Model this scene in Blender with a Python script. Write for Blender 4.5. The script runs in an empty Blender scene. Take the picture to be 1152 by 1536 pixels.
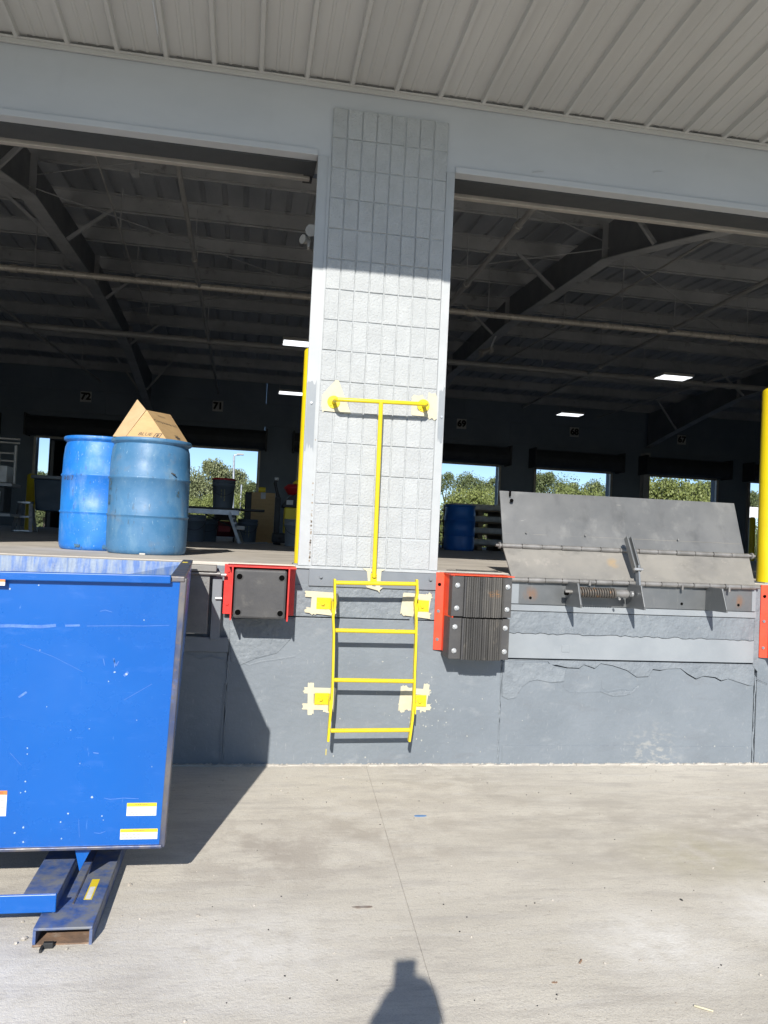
import bpy, bmesh, math, random
from mathutils import Vector, Matrix, noise
random.seed(7)
S = bpy.context.scene
COL = S.collection
RAD = math.radians
# ------------------------------------------------------------------ camera
CAM = Vector((-.44013, -5.22965, 1.51402)); YAW, PIT, ROL, FPX = .17129, .02898, .0472, 1200.
_f = Vector((math.sin(YAW)*math.cos(PIT), math.cos(YAW)*math.cos(PIT), math.sin(PIT)))
_r0 = Vector((math.cos(YAW), -math.sin(YAW), 0)); _u0 = _r0.cross(_f)
_r = _r0*math.cos(ROL)+_u0*math.sin(ROL); _u = -_r0*math.sin(ROL)+_u0*math.cos(ROL)
cd = bpy.data.cameras.new('camera'); cam = bpy.data.objects.new('camera', cd); COL.objects.link(cam)
M = Matrix(((_r.x, _u.x, -_f.x, CAM.x), (_r.y, _u.y, -_f.y, CAM.y), (_r.z, _u.z, -_f.z, CAM.z), (0, 0, 0, 1)))
cam.matrix_world = M
cd.sensor_fit = 'HORIZONTAL'; cd.sensor_width = 36; cd.lens = 36*FPX/1152; cd.clip_start = .02; cd.clip_end = 1500
S.camera = cam
# ------------------------------------------------------------------ light
SUN = Vector((.24, 1, -.575)).normalized()
w = bpy.data.worlds.new('World'); S.world = w; w.use_nodes = True
nt = w.node_tree; bg = nt.nodes['Background']
sky = nt.nodes.new('ShaderNodeTexSky'); sky.sky_type = 'NISHITA'; sky.sun_disc = False
sky.sun_elevation = math.asin(-SUN.z); sky.sun_rotation = math.atan2(-SUN.x, -SUN.y)
sky.dust_density = .1; sky.ozone_density = 3.5; sky.air_density = .8; sky.altitude = 1000
nt.links.new(sky.outputs[0], bg.inputs[0]); bg.inputs[1].default_value = .10
sd = bpy.data.lights.new('sun', 'SUN'); sd.energy = 5.0; sd.angle = RAD(.5); sd.color = (1, .95, .87)
so = bpy.data.objects.new('sun', sd); COL.objects.link(so); so.rotation_euler = SUN.to_track_quat('-Z', 'Y').to_euler()
vs = S.view_settings; vs.view_transform = 'Standard'; vs.look = 'None'; vs.gamma = 1; vs.use_curve_mapping = False
vs.exposure = .42
S.cycles.max_bounces = 8; S.cycles.diffuse_bounces = 5

# ------------------------------------------------------------------ placement helper: a point seen at photo pixel (x, y) at a known depth or height
def ray(px, py): return _f+_r*((px-576)/FPX)-_u*((py-768)/FPX)
def aty(px, py, Y):
    d = ray(px, py); return CAM+d*((Y-CAM.y)/d.y)
def atz(px, py, Z):
    d = ray(px, py); return CAM+d*((Z-CAM.z)/d.z)
# ------------------------------------------------------------------ mesh builder
class MB:
    def __init__(s): s.v = []; s.f = []; s.sm = []
    def add(s, vs, fs, smooth=False):
        o = len(s.v); s.v += [Vector(v) for v in vs]; s.f += [tuple(i+o for i in f) for f in fs]; s.sm += [smooth]*len(fs); return s
    def box(s, x0, x1, y0, y1, z0, z1, mat=None):
        vs = [Vector((x, y, z)) for z in (z0, z1) for y in (y0, y1) for x in (x0, x1)]
        if mat: vs = [mat @ v for v in vs]
        return s.add(vs, [(0, 2, 3, 1), (4, 5, 7, 6), (0, 1, 5, 4), (2, 6, 7, 3), (0, 4, 6, 2), (1, 3, 7, 5)])
    def bar(s, a, b, w, h, up=(0, 0, 1)):            # rectangular bar from a to b
        a = Vector(a); b = Vector(b); d = (b-a).normalized(); up = Vector(up)
        x = d.cross(up)
        if x.length < 1e-4: x = d.cross(Vector((0, 1, 0)))
        x.normalize(); y = x.cross(d).normalized(); vs = []
        for p in (a, b):
            for sx, sy in ((-1, -1), (1, -1), (1, 1), (-1, 1)): vs.append(p+x*(sx*w/2)+y*(sy*h/2))
        return s.add(vs, [(3, 2, 1, 0), (4, 5, 6, 7), (0, 1, 5, 4), (1, 2, 6, 5), (2, 3, 7, 6), (3, 0, 4, 7)])
    def tube(s, pts, r, n=10, cap=True):
        pts = [Vector(p) for p in pts]; rs = r if isinstance(r, (list, tuple)) else [r]*len(pts); vs = []; fs = []
        d0 = (pts[1]-pts[0]).normalized(); ref = Vector((0, 0, 1)) if abs(d0.z) < .9 else Vector((1, 0, 0))
        x = d0.cross(ref).normalized()
        for i, p in enumerate(pts):
            if i == 0: d = pts[1]-pts[0]
            elif i == len(pts)-1: d = pts[-1]-pts[-2]
            else: d = (pts[i+1]-p).normalized()+(p-pts[i-1]).normalized()
            d.normalize(); x = (x-d*x.dot(d)).normalized(); y = d.cross(x)
            for k in range(n):
                a = 2*math.pi*k/n; vs.append(p+(x*math.cos(a)+y*math.sin(a))*rs[i])
        for i in range(len(pts)-1):
            for k in range(n):
                a = i*n+k; b = i*n+(k+1) % n; fs.append((a, b, b+n, a+n))
        s.add(vs, fs, True)
        if cap:
            s.add(vs[:n], [tuple(reversed(range(n)))]); s.add(vs[-n:], [tuple(range(n))])
        return s
    def lathe(s, prof, c=(0, 0, 0), n=28, cap=True):    # prof: (r, z)
        c = Vector(c); vs = []; fs = []
        for r, z in prof:
            for k in range(n):
                a = 2*math.pi*k/n; vs.append(c+Vector((r*math.cos(a), r*math.sin(a), z)))
        for i in range(len(prof)-1):
            for k in range(n):
                a = i*n+k; b = i*n+(k+1) % n; fs.append((a, b, b+n, a+n))
        s.add(vs, fs, True)
        if cap:
            s.add(vs[:n], [tuple(reversed(range(n)))]); s.add(vs[-n:], [tuple(range(n))])
        return s
    def prism(s, poly, axis, a, b):                     # poly in the two other axes (xz for y, yz for x, xy for z)
        def P(p, t): return {'y': (p[0], t, p[1]), 'x': (t, p[0], p[1]), 'z': (p[0], p[1], t)}[axis]
        ar = sum(poly[i][0]*poly[(i+1) % len(poly)][1]-poly[(i+1) % len(poly)][0]*poly[i][1] for i in range(len(poly)))
        if ar < 0: poly = poly[::-1]
        n = len(poly); vs = [P(p, a) for p in poly]+[P(p, b) for p in poly]
        fs = [tuple(range(n)), tuple(range(2*n-1, n-1, -1))]
        fs += [(i, i+n, (i+1) % n+n, (i+1) % n) for i in range(n)]
        if (axis == 'y') != (b < a): pass
        return s.add(vs, fs)
    def xf(s, m):
        s.v = [m @ v for v in s.v]; return s
_origin = {}
def raw(name, mb, m, parent=None, bevel=0, fix=True):
    me = bpy.data.meshes.new(name)
    if parent is not None: o0 = _origin.get(parent.name, Vector()); off = o0
    else:
        xs = [v.x for v in mb.v]; ys = [v.y for v in mb.v]; zs = [v.z for v in mb.v]
        off = Vector(((min(xs)+max(xs))/2, (min(ys)+max(ys))/2, min(zs)))
    me.from_pydata([v-off for v in mb.v], [], mb.f); me.polygons.foreach_set('use_smooth', mb.sm)
    if fix:
        bm = bmesh.new(); bm.from_mesh(me); bmesh.ops.recalc_face_normals(bm, faces=bm.faces); bm.to_mesh(me); bm.free()
    if m: me.materials.append(m)
    o = bpy.data.objects.new(name, me); COL.objects.link(o)
    if parent is None: o.location = off; _origin[o.name] = off
    else: o.parent = parent; _origin[o.name] = off
    if bevel:
        b = o.modifiers.new('bevel', 'BEVEL'); b.width = bevel; b.segments = 2; b.limit_method = 'ANGLE'; b.angle_limit = RAD(40); b.harden_normals = False
    return o
def tag(o, label=None, cat=None, group=None, kind=None):
    if label: o['label'] = label
    if cat: o['category'] = cat
    if group: o['group'] = group
    if kind: o['kind'] = kind
    return o
def thing(name, label, cat, loc=(0, 0, 0), group=None, rz=0):
    o = bpy.data.objects.new(name, None); COL.objects.link(o); o.location = loc; o.rotation_euler.z = rz; o.empty_display_size = .1
    _origin[o.name] = Vector(loc); tag(o, label, cat, group); return o
def struct(name, mb, m, bevel=0): return tag(raw(name, mb, m, None, bevel), kind='structure')
def copy_tree(o, parent=None):
    c = o.copy(); COL.objects.link(c); c.parent = parent
    _origin[c.name] = _origin.get(o.name, Vector())
    for ch in list(o.children): copy_tree(ch, c)
    return c
def put(o, loc, label=None, rz=None, scale=None):
    o.location = loc
    if rz is not None: o.rotation_euler.z = rz
    if scale: o.scale = scale
    if label: o['label'] = label
    return o
# ------------------------------------------------------------------ materials
def mat(name, c, c2=None, scale=3., rough=.6, metal=0., bump=0., bscale=60., stretch=(1, 1, 1), lo=.4, hi=.62, spec=None, marks=(), bdist=.004, emit=None, emis=0, local=False, fbump=0, fscale=300):
    """colour c mottled with c2, fine relief, and marks = [(colour, scale, stretch, lo, hi, strength)] layered on top"""
    m = bpy.data.materials.new(name); m.use_nodes = True; n = m.node_tree; N = n.nodes; L = n.links; B = N['Principled BSDF']
    if local: src = N.new('ShaderNodeTexCoord').outputs['Object']
    else: src = N.new('ShaderNodeNewGeometry').outputs['Position']
    def mapped(st):
        if tuple(st) == (1, 1, 1): return src
        k = N.new('ShaderNodeMapping'); k.inputs['Scale'].default_value = st; L.new(src, k.inputs['Vector']); return k.outputs[0]
    def nz(sc, st=(1, 1, 1), det=6., ro=.6):
        t = N.new('ShaderNodeTexNoise'); t.inputs['Scale'].default_value = sc; t.inputs['Detail'].default_value = det; t.inputs['Roughness'].default_value = ro
        L.new(mapped(st), t.inputs['Vector']); return t.outputs[0]
    def rmp(s_, a, b):
        r = N.new('ShaderNodeMapRange'); r.inputs[1].default_value = a; r.inputs[2].default_value = b; r.clamp = True; L.new(s_, r.inputs[0]); return r.outputs[0]
    def mix(a, b, f_):
        x = N.new('ShaderNodeMix'); x.data_type = 'RGBA'
        for v, i in ((a, 6), (b, 7)):
            if isinstance(v, tuple): x.inputs[i].default_value = (*v, 1)
            else: L.new(v, x.inputs[i])
        if isinstance(f_, float): x.inputs[0].default_value = f_
        else: L.new(f_, x.inputs[0])
        return x.outputs[2]
    cur = tuple(c)
    if c2 is not None: cur = mix(tuple(c), tuple(c2), rmp(nz(scale, stretch), lo, hi))
    for mk in marks:
        col, sc, st, a, b, k = mk[:6]
        f = rmp(nz(sc, st, 5., .65), a, b)
        if len(mk) > 6:                                    # a spot: centre, radius -> stain with its own place
            cx, cy, cz, rr = mk[6]
            d = N.new('ShaderNodeVectorMath'); d.operation = 'DISTANCE'; L.new(src, d.inputs[0]); d.inputs[1].default_value = (cx, cy, cz)
            g = rmp(d.outputs['Value'], rr, rr*.15); q = N.new('ShaderNodeMath'); q.operation = 'MULTIPLY'; L.new(f, q.inputs[0]); L.new(g, q.inputs[1]); f = q.outputs[0]
        q = N.new('ShaderNodeMath'); q.operation = 'MULTIPLY'; L.new(f, q.inputs[0]); q.inputs[1].default_value = k
        cur = mix(cur, tuple(col), q.outputs[0])
    if isinstance(cur, tuple): B.inputs['Base Color'].default_value = (*cur, 1)
    else: L.new(cur, B.inputs['Base Color'])
    B.inputs['Metallic'].default_value = metal
    rn = rmp(nz(scale*2.3, stretch), .3, .7); r = N.new('ShaderNodeMapRange'); L.new(rn, r.inputs[0]); r.inputs[3].default_value = max(0, rough-.09); r.inputs[4].default_value = min(1, rough+.09); L.new(r.outputs[0], B.inputs['Roughness'])
    if spec is not None: B.inputs['Specular IOR Level'].default_value = spec
    if bump:
        b = N.new('ShaderNodeBump'); b.inputs['Strength'].default_value = bump; b.inputs['Distance'].default_value = bdist; L.new(nz(bscale, (1, 1, 1), 4., .6), b.inputs['Height'])
        if fbump:
            b2 = N.new('ShaderNodeBump'); b2.inputs['Strength'].default_value = fbump; b2.inputs['Distance'].default_value = .0015; L.new(nz(fscale, (1, 1, 1), 2., .5), b2.inputs['Height']); L.new(b.outputs[0], b2.inputs['Normal']); b = b2
        L.new(b.outputs[0], B.inputs['Normal'])
    if emit: B.inputs['Emission Color'].default_value = (*emit, 1); B.inputs['Emission Strength'].default_value = emis
    return m
def vary(m, lo, hi):                                  # every piece of a kind a touch lighter or darker than its neighbour
    N = m.node_tree.nodes; L = m.node_tree.links; B = N['Principled BSDF']; src = B.inputs['Base Color'].links[0].from_socket
    oi = N.new('ShaderNodeObjectInfo'); r = N.new('ShaderNodeMapRange'); r.inputs[3].default_value = lo; r.inputs[4].default_value = hi; L.new(oi.outputs['Random'], r.inputs[0])
    v = N.new('ShaderNodeVectorMath'); v.operation = 'SCALE'; L.new(src, v.inputs[0]); L.new(r.outputs[0], v.inputs['Scale']); L.new(v.outputs[0], B.inputs['Base Color'])
I3 = (1, 1, 1)
m_ground = mat('concrete_apron', (.64, .60, .52), (.555, .518, .445), 1.3, .92, bump=.55, bscale=70, bdist=.004, stretch=(.7, 1.4, 1), lo=.35, hi=.68, fbump=1., fscale=240,
    marks=[((.60, .575, .53), 5, (.35, 3, 1), .52, .68, .55), ((.33, .30, .26), 22, (.5, 2.2, 1), .56, .70, .6), ((.40, .37, .33), 3.2, (.6, 2.6, 1), .48, .66, .6), ((.28, .255, .225), 80, (.6, 1.5, 1), .60, .66, .7), ((.38, .355, .32), 230, (.6, 1.3, 1), .50, .60, .55), ((.68, .66, .62), 240, (.5, 1.2, 1), .56, .66, .6), ((.66, .64, .60), 18, (.12, 5, 1), .66, .72, .6), ((.24, .215, .19), 34, (1, 1.8, 1), .68, .72, .75), ((.62, .60, .56), 60, (.25, 3, 1), .58, .7, .5),
           ((.38, .345, .295), 3.2, (1, 1.6, 1), .42, .60, .65, (1.45, -1.25, 0, 1.1)), ((.36, .325, .28), 6, (1, 1.6, 1), .42, .58, .6, (2.6, -1.3, 0, 1.0)), ((.36, .325, .28), 5, (1, 1.6, 1), .42, .58, .5, (.9, -.35, 0, .7)), ((.40, .365, .25), 5, I3, .35, .55, .6, (1.9, -1.55, 0, .45)), ((.36, .32, .27), 3.6, I3, .45, .60, .6, (.35, -1.15, 0, .75)), ((.37, .33, .285), 4.0, I3, .45, .56, .7, (-.25, -1.4, 0, .6)),
           ((.76, .74, .70), 9, I3, .25, .6, .8, (1.2, -2.35, 0, .40)), ((.80, .78, .74), 9, I3, .25, .6, .85, (1.95, -2.2, 0, .42)), ((.78, .76, .72), 9, I3, .25, .6, .8, (-1.3, -2.6, 0, .5)), ((.74, .72, .68), 9, I3, .3, .6, .6, (-.35, -2.3, 0, .5)), ((.40, .36, .31), 12, (.4, 3, 1), .35, .55, .6, (.3, -.03, 0, .22)), ((.30, .27, .23), 170, I3, .64, .72, .5)])
m_field = mat('far_ground', (.10, .10, .08), (.13, .125, .11), .3, .95)
m_floor = mat('dock_floor_concrete', (.52, .48, .42), (.42, .385, .34), 2.2, .8, bump=.3, bscale=30, marks=[((.22, .20, .18), 7, (1, .4, 1), .6, .72, .5), ((.58, .55, .50), 25, (1, 3, 1), .6, .7, .4)])
m_block = mat('white_block_paint', (.425, .446, .458), (.39, .41, .422), 9, .8, bump=1., bscale=70, bdist=.009, fbump=1., fscale=200, marks=[((.27, .29, .31), 95, I3, .62, .70, .45), ((.45, .47, .48), 60, I3, .58, .68, .5), ((.33, .33, .32), 5, (1, 1, .3), .58, .75, .35)])
m_mortar = mat('mortar_paint', (.42, .442, .455), (.38, .402, .415), 20, .8, bump=.5, bscale=90)
m_white = mat('header_paint', (.47, .495, .52), (.44, .465, .49), 1.2, .6, bump=.25, bscale=25, bdist=.003, stretch=(1, 1, 2), marks=[((.40, .42, .445), 6, (1, 1, .4), .62, .75, .3)])
m_jamb = mat('white_jamb_paint', (.41, .432, .445), (.375, .397, .41), 4, .45, bump=.2, bscale=30, marks=[((.22, .18, .14), 40, (1, 1, .3), .70, .76, .6)])
m_grey = mat('grey_wall_paint', (.178, .204, .232), (.155, .180, .206), 2.0, .5, bump=.7, bscale=28, bdist=.005, fbump=.5, fscale=180,
    marks=[((.26, .28, .30), 5, (1, 1, 2), .58, .72, .5), ((.15, .165, .185), 3, (1, 1, 3), .55, .7, .5), ((.42, .43, .42), 75, I3, .68, .715, .7, (.75, 0, .45, .65)), ((.34, .335, .31), 16, (1, 1, 2), .5, .62, .7, (2.45, 0, .05, .28)), ((.33, .34, .34), 26, (2, 1, .5), .62, .70, .5), ((.36, .38, .40), 35, (1, 1, .5), .66, .72, .5, (2.2, 0, .1, .5)), ((.1, .11, .125), 60, I3, .68, .74, .5)])
m_grough = mat('rough_grey_patch', (.19, .216, .243), (.158, .182, .208), 6, .6, bump=1., bscale=24, bdist=.012, fbump=.6, fscale=110, marks=[((.27, .29, .31), 14, I3, .6, .72, .5), ((.09, .10, .115), 45, I3, .62, .7, .5)])
m_gsteel = mat('grey_steel_paint', (.19, .21, .235), (.165, .185, .21), 3, .45, bump=.15, bscale=30, marks=[((.24, .26, .28), 12, (1, 1, .5), .62, .74, .4)])
m_glight = mat('light_grey_beam_paint', (.26, .285, .31), (.225, .25, .275), 2.5, .5, bump=.3, bscale=25, marks=[((.29, .31, .33), 10, (.3, 1, 1), .6, .72, .4)])
m_dplate = mat('dark_leveller_plate', (.115, .12, .124), (.16, .164, .166), 2.2, .46, .25, bump=.06, bscale=20, lo=.38, hi=.66, marks=[((.27, .27, .26), 5, (1, 1, .7), .56, .72, .5), ((.07, .072, .075), 5, (1, .5, .6), .54, .70, .5), ((.36, .35, .33), 55, (.15, 1, 1), .68, .72, .5)])
m_dustplate = mat('dusty_leveller_plate', (.245, .235, .215), (.19, .185, .175), 3, .6, .1, bump=.06, bscale=25, lo=.38, hi=.62, marks=[((.12, .118, .112), 6, (1, 1, 1.4), .54, .70, .5), ((.33, .31, .28), 14, I3, .6, .7, .45), ((.42, .27, .10), 24, I3, .4, .5, .8, (2.13, .04, 1.41, .06))])
m_face = mat('face_plate_steel', (.14, .15, .157), (.17, .178, .185), 4, .4, .4, bump=.1, bscale=20, marks=[((.22, .22, .22), 16, (2, 1, .4), .6, .72, .5), ((.30, .13, .04), 14, (2, 1, .5), .38, .58, .75, (1.50, 0, 1.16, .065)), ((.30, .13, .04), 14, (2, 1, .5), .38, .58, .75, (3.06, 0, 1.16, .06))])
m_hinge = mat('worn_hinge_steel', (.26, .255, .25), (.19, .186, .18), 12, .5, .4, bump=.3, bscale=70, marks=[((.17, .09, .045), 20, I3, .63, .72, .5)])
m_spring = mat('rusty_spring', (.11, .10, .09), (.24, .13, .06), 30, .6, .4, lo=.56, hi=.70, bump=.3, bscale=90)
m_yel = mat('yellow_paint', (.70, .555, .014), (.64, .50, .016), 6, .34, bump=.12, bscale=60, marks=[((.32, .25, .10), 45, (.5, 1, 1), .62, .70, .6), ((.10, .08, .06), 90, I3, .69, .73, .7)])
m_ywarn = mat('yellow_bollard_paint', (.68, .53, .008), (.64, .48, .01), 3, .38, bump=.06, bscale=30, marks=[((.55, .42, .12), 30, (1, 1, .4), .68, .74, .4)])
m_tape = mat('masking_tape', (.56, .525, .39), (.50, .465, .34), 14, .7, bump=.5, bscale=60, bdist=.002)
m_red = mat('red_bracket_paint', (.70, .075, .022), (.62, .06, .03), 5, .4, bump=.1, bscale=40, marks=[((.50, .30, .22), 60, I3, .70, .75, .6)])
m_red2 = mat('crimson_bracket_paint', (.60, .035, .028), (.54, .04, .035), 5, .4, bump=.1, bscale=40, marks=[((.45, .28, .22), 60, I3, .69, .75, .6)])
m_rubber = mat('black_rubber', (.05, .05, .053), (.065, .064, .064), 6, .6, bump=.25, bscale=60, marks=[((.12, .115, .105), 12, I3, .6, .74, .4)])
m_ply = mat('rubber_ply', (.040, .039, .038), (.07, .066, .06), 10, .7, bump=.6, bscale=90, stretch=(1, 1, .15), marks=[((.17, .15, .12), 25, (1, 1, .3), .6, .72, .5), ((.34, .15, .03), 60, (1, 1, 2), .47, .56, .5, (1.19, -.25, 1.165, .035)), ((.34, .15, .03), 60, (1, 1, 2), .47, .56, .5, (1.15, -.25, 1.165, .028))])
m_zinc = mat('galvanised_bolt', (.62, .63, .64), (.50, .51, .52), 40, .35, .7, bump=.1)
m_dark = mat('hole_shade_black', (.004, .004, .004), None, 3, 1., spec=0.)  # near-black for the shade in holes, laid on as discs; also black pins
m_blue = mat('hopper_blue_paint', (.003, .100, .41), (.004, .088, .37), 1.5, .28, bump=.06, bscale=12, spec=.5, marks=[((.06, .17, .52), 7, (1, 1, 3), .58, .74, .3), ((.14, .28, .62), 22, (3.2, 1, .5), .69, .73, .45), ((.45, .55, .70), 60, I3, .735, .75, .9), ((.10, .24, .60), 28, (.25, 1, 4), .67, .71, .5), ((.01, .125, .46), 3, I3, .5, .7, .4)])
m_bluein = mat('scratched_hopper_inside', (.05, .12, .32), (.17, .22, .30), 14, .5, .2, bump=.2, bscale=40, stretch=(2.4, 1, .45), lo=.38, hi=.6, marks=[((.27, .25, .22), 20, (2, 1, .5), .60, .70, .6)])
m_bluedust = mat('dusty_blue_tube', (.035, .085, .26), (.17, .18, .20), 12, .55, bump=.25, bscale=60, lo=.38, hi=.62, marks=[((.05, .14, .45), 40, I3, .58, .68, .6)])
m_edge = mat('rubbed_hopper_edge', (.16, .15, .15), (.06, .08, .16), 14, .45, .5, stretch=(1, 1, .4), marks=[((.26, .17, .11), 30, I3, .6, .7, .5), ((.06, .16, .5), 12, I3, .6, .7, .4)])
m_rust = mat('rusty_steel', (.27, .17, .11), (.18, .12, .085), 14, .85, bump=.4, bscale=60, marks=[((.36, .31, .26), 20, I3, .55, .7, .6)])
m_drumA = mat('blue_drum_plastic', (.010, .15, .54), (.02, .19, .58), 4, .5, bump=.15, bscale=14, bdist=.006, marks=[((.18, .32, .58), 10, (1, 1, .4), .52, .70, .45), ((.05, .08, .14), 24, (1, 1, .3), .62, .70, .6), ((.40, .54, .72), 40, (1.6, 1, .5), .64, .69, .55), ((.30, .45, .68), 60, (.4, 1, 3), .64, .69, .4)])
m_drumB = mat('faded_drum_plastic', (.04, .15, .30), (.07, .185, .34), 5, .5, bump=.15, bscale=14, bdist=.006, marks=[((.15, .27, .38), 9, (1, 1, .4), .50, .70, .5), ((.05, .075, .09), 26, (1, 1, .3), .62, .70, .6), ((.32, .44, .54), 40, (2, 1, .6), .64, .69, .55), ((.30, .40, .48), 60, (.4, 1, 3), .64, .69, .4), ((.20, .17, .13), 6, I3, .58, .74, .35)])
m_card = mat('cardboard', (.52, .35, .17), (.47, .31, .15), 8, .8, bump=.1, bscale=60, stretch=(1, 1, 4))
m_print = mat('printed_ink', (.07, .06, .055), None, 3, .8)
m_soffit = mat('soffit_metal_paint', (.48, .48, .465), (.44, .44, .425), 2, .5, stretch=(1, .2, 1), marks=[((.40, .40, .39), 6, (2, .2, 1), .6, .75, .4)])
m_deck = mat('roof_deck', (.42, .44, .47), (.30, .32, .35), 1.2, .5, stretch=(1, .3, 1), marks=[((.26, .26, .26), 2, (.4, 1, 1), .58, .72, .35)])
m_steel = mat('grey_primer_steel', (.42, .43, .44), (.34, .35, .36), 2, .5, marks=[((.08, .08, .08), 5, I3, .6, .72, .5)])
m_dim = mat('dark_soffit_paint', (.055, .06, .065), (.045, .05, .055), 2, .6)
m_beam = mat('dark_beam_steel', (.19, .20, .215), (.155, .165, .18), 2, .5)
m_pipe = mat('sprinkler_pipe', (.40, .395, .38), (.34, .335, .325), 4, .4, .1)
m_galv = mat('galvanised_tube', (.46, .43, .39), (.38, .36, .33), 6, .4, .2)
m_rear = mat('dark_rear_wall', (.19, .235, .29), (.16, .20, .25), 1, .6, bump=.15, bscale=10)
m_coil = mat('door_coil_steel', (.05, .055, .06), (.04, .043, .047), 4, .55)
m_lamp = mat('lamp_lens', (.9, .9, .9), None, 3, .5, emit=(.93, .97, 1), emis=1.3)
m_flood = mat('white_lamp_casing', (.42, .41, .38), None, 3, .4)
m_sign = mat('sign_white', (.62, .62, .60), (.5, .5, .49), 6, .6)
m_black = mat('matte_black', (.02, .021, .023), (.03, .03, .032), 5, .6)
m_bucket = mat('grey_bucket_plastic', (.10, .125, .15), (.085, .105, .13), 6, .5, marks=[((.2, .22, .24), 20, I3, .66, .74, .4)])
m_oldprint = mat('faded_yellow_print', (.36, .32, .12), (.16, .17, .15), 60, .6)
m_alu = mat('aluminium', (.5, .52, .55), (.4, .42, .45), 8, .4, .7)
m_maroon = mat('maroon_plastic', (.10, .012, .02), None, 3, .4)
m_redp = mat('red_plastic', (.42, .015, .02), (.33, .012, .018), 4, .45)
m_binb = mat('dark_blue_bin', (.02, .045, .075), (.028, .055, .09), 3, .5)
m_whitev = mat('white_vehicle_paint', (.75, .76, .77), None, 3, .3)
m_glass = mat('vehicle_glass', (.02, .025, .03), None, 3, .1)
m_pal = mat('pallet_wood', (.20, .15, .10), (.14, .105, .07), 12, .85, stretch=(.3, 2, 2))
m_carton = mat('grey_white_sacks', (.50, .49, .46), (.36, .35, .33), 8, .7)
m_skin = mat('skin', (.45, .26, .18), None, 3, .5)
m_shirt = mat('shirt_cloth', (.10, .13, .20), (.08, .10, .16), 20, .9)
m_trous = mat('trouser_cloth', (.05, .055, .07), None, 20, .9)
m_hair = mat('dark_hair', (.02, .015, .012), None, 20, .7)
m_warny = mat('label_yellow', (.75, .58, .03), None, 3, .5)
m_warno = mat('label_orange', (.70, .20, .05), None, 3, .5)
m_warnw = mat('label_white', (.72, .72, .68), (.64, .64, .6), 30, .5)
m_ink2 = mat('label_grey_ink', (.32, .32, .33), None, 3, .6)
def leafmat(name, a, b, c):
    m = mat(name, a, b, .9, .6, marks=[(c, 3.0, I3, .52, .68, .7)]); B = m.node_tree.nodes['Principled BSDF']
    return m
m_leaf = [leafmat('oak_leaves', (.105, .135, .05), (.125, .155, .06), (.08, .105, .045)), leafmat('willow_leaves', (.165, .19, .09), (.185, .205, .10), (.135, .16, .075)), leafmat('shrub_leaves', (.17, .20, .05), (.13, .165, .05), (.20, .22, .08))]
m_bark = mat('bark', (.09, .075, .06), (.06, .05, .04), 10, .9, bump=.5)

vary(m_block, .965, 1.025); vary(m_ply, .7, 1.3)
H = 1.292                                                     # dock height
# ------------------------------------------------------------------ text
def text_mb(s, size, depth=0.0, bold=0.0):
    cu = bpy.data.curves.new('t', 'FONT'); cu.body = s; cu.size = size; cu.extrude = depth; cu.offset = bold; cu.resolution_u = 3; cu.align_x = 'CENTER'; cu.align_y = 'CENTER'
    o = bpy.data.objects.new('t', cu); COL.objects.link(o); bpy.context.view_layer.update()
    me = bpy.data.meshes.new_from_object(o.evaluated_get(bpy.context.evaluated_depsgraph_get()))
    mb = MB(); mb.add([v.co.copy() for v in me.vertices], [tuple(p.vertices) for p in me.polygons])
    bpy.data.objects.remove(o); bpy.data.curves.remove(cu); bpy.data.meshes.remove(me); return mb
FRONT = Matrix(((1, 0, 0, 0), (0, 0, -1, 0), (0, 1, 0, 0), (0, 0, 0, 1)))    # text in xy -> xz plane facing -y

# ================================================================== GROUND
mb = MB(); mb.box(-260, 300, -60, 420, -.3, -.012); struct('ground', mb, m_field)
j0 = (.425, 0.028); j1 = (.249, -2.77); k = (j1[0]-j0[0])/(j1[1]-j0[1])
def jx(y): return j0[0]+k*(y-j0[1])
mb = MB(); mb.prism([(-12, .028), (jx(.028)-.0008, .028), (jx(-14)-.0008, -14), (-12, -14)], 'z', -.2, 0)
mb.prism([(jx(.028)+.0008, .028), (14, .028), (14, -14), (jx(-14)+.0008, -14)], 'z', -.2, 0)
struct('concrete_apron', mb, m_ground)

# ================================================================== DOCK WALL (lower grey concrete wall)
dw = thing('dock_wall', 'grey painted concrete dock wall with cracks and patched joints below the openings', 'wall', (0, 0, 0))
mb = MB(); mb.box(-12, -3.4, 0, .4, -.3, 1.27); mb.box(5.2, 14, 0, .4, -.3, 1.27); mb.box(-3.4, 5.2, .045, .4, -.3, 1.27); raw('wall_core', mb, m_grey, dw)
def jag(a, b, n, amp, seed):
    rr = random.Random(seed); o = []
    for i in range(n+1):
        t = i/n; e = 0 if i in (0, n) else amp
        o.append((a[0]+(b[0]-a[0])*t+rr.uniform(-e, e)*.4, a[1]+(b[1]-a[1])*t+rr.uniform(-e, e)))
    return o
def skin(name, poly, m, y0=0.0, y1=.046, bevel=0):
    mb = MB(); mb.prism(poly, 'y', y0, y1); return raw(name, mb, m, dw, bevel)
def rect(x0, x1, z0, z1): return [(x0, z0), (x1, z0), (x1, z1), (x0, z1)]
J1 = 1.325; J2 = 3.235
skin('wall_panel', rect(-3.4, -.508, -.1, .72), m_grey, .002, bevel=.003)
skin('wall_panel', rect(-.500, J1-.004, -.1, .955), m_grey, 0, bevel=.004)
skin('upper_wall_band', rect(-.500, J1-.004, .961, 1.17), m_grough, .006, bevel=.005)
skin('upper_wall_band', rect(-.500, J1-.004, 1.170, 1.285), m_gsteel, .012)
skin('wall_panel', rect(J2+.008, 5.2, -.1, 1.26), m_grey, .003, bevel=.003)
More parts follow.
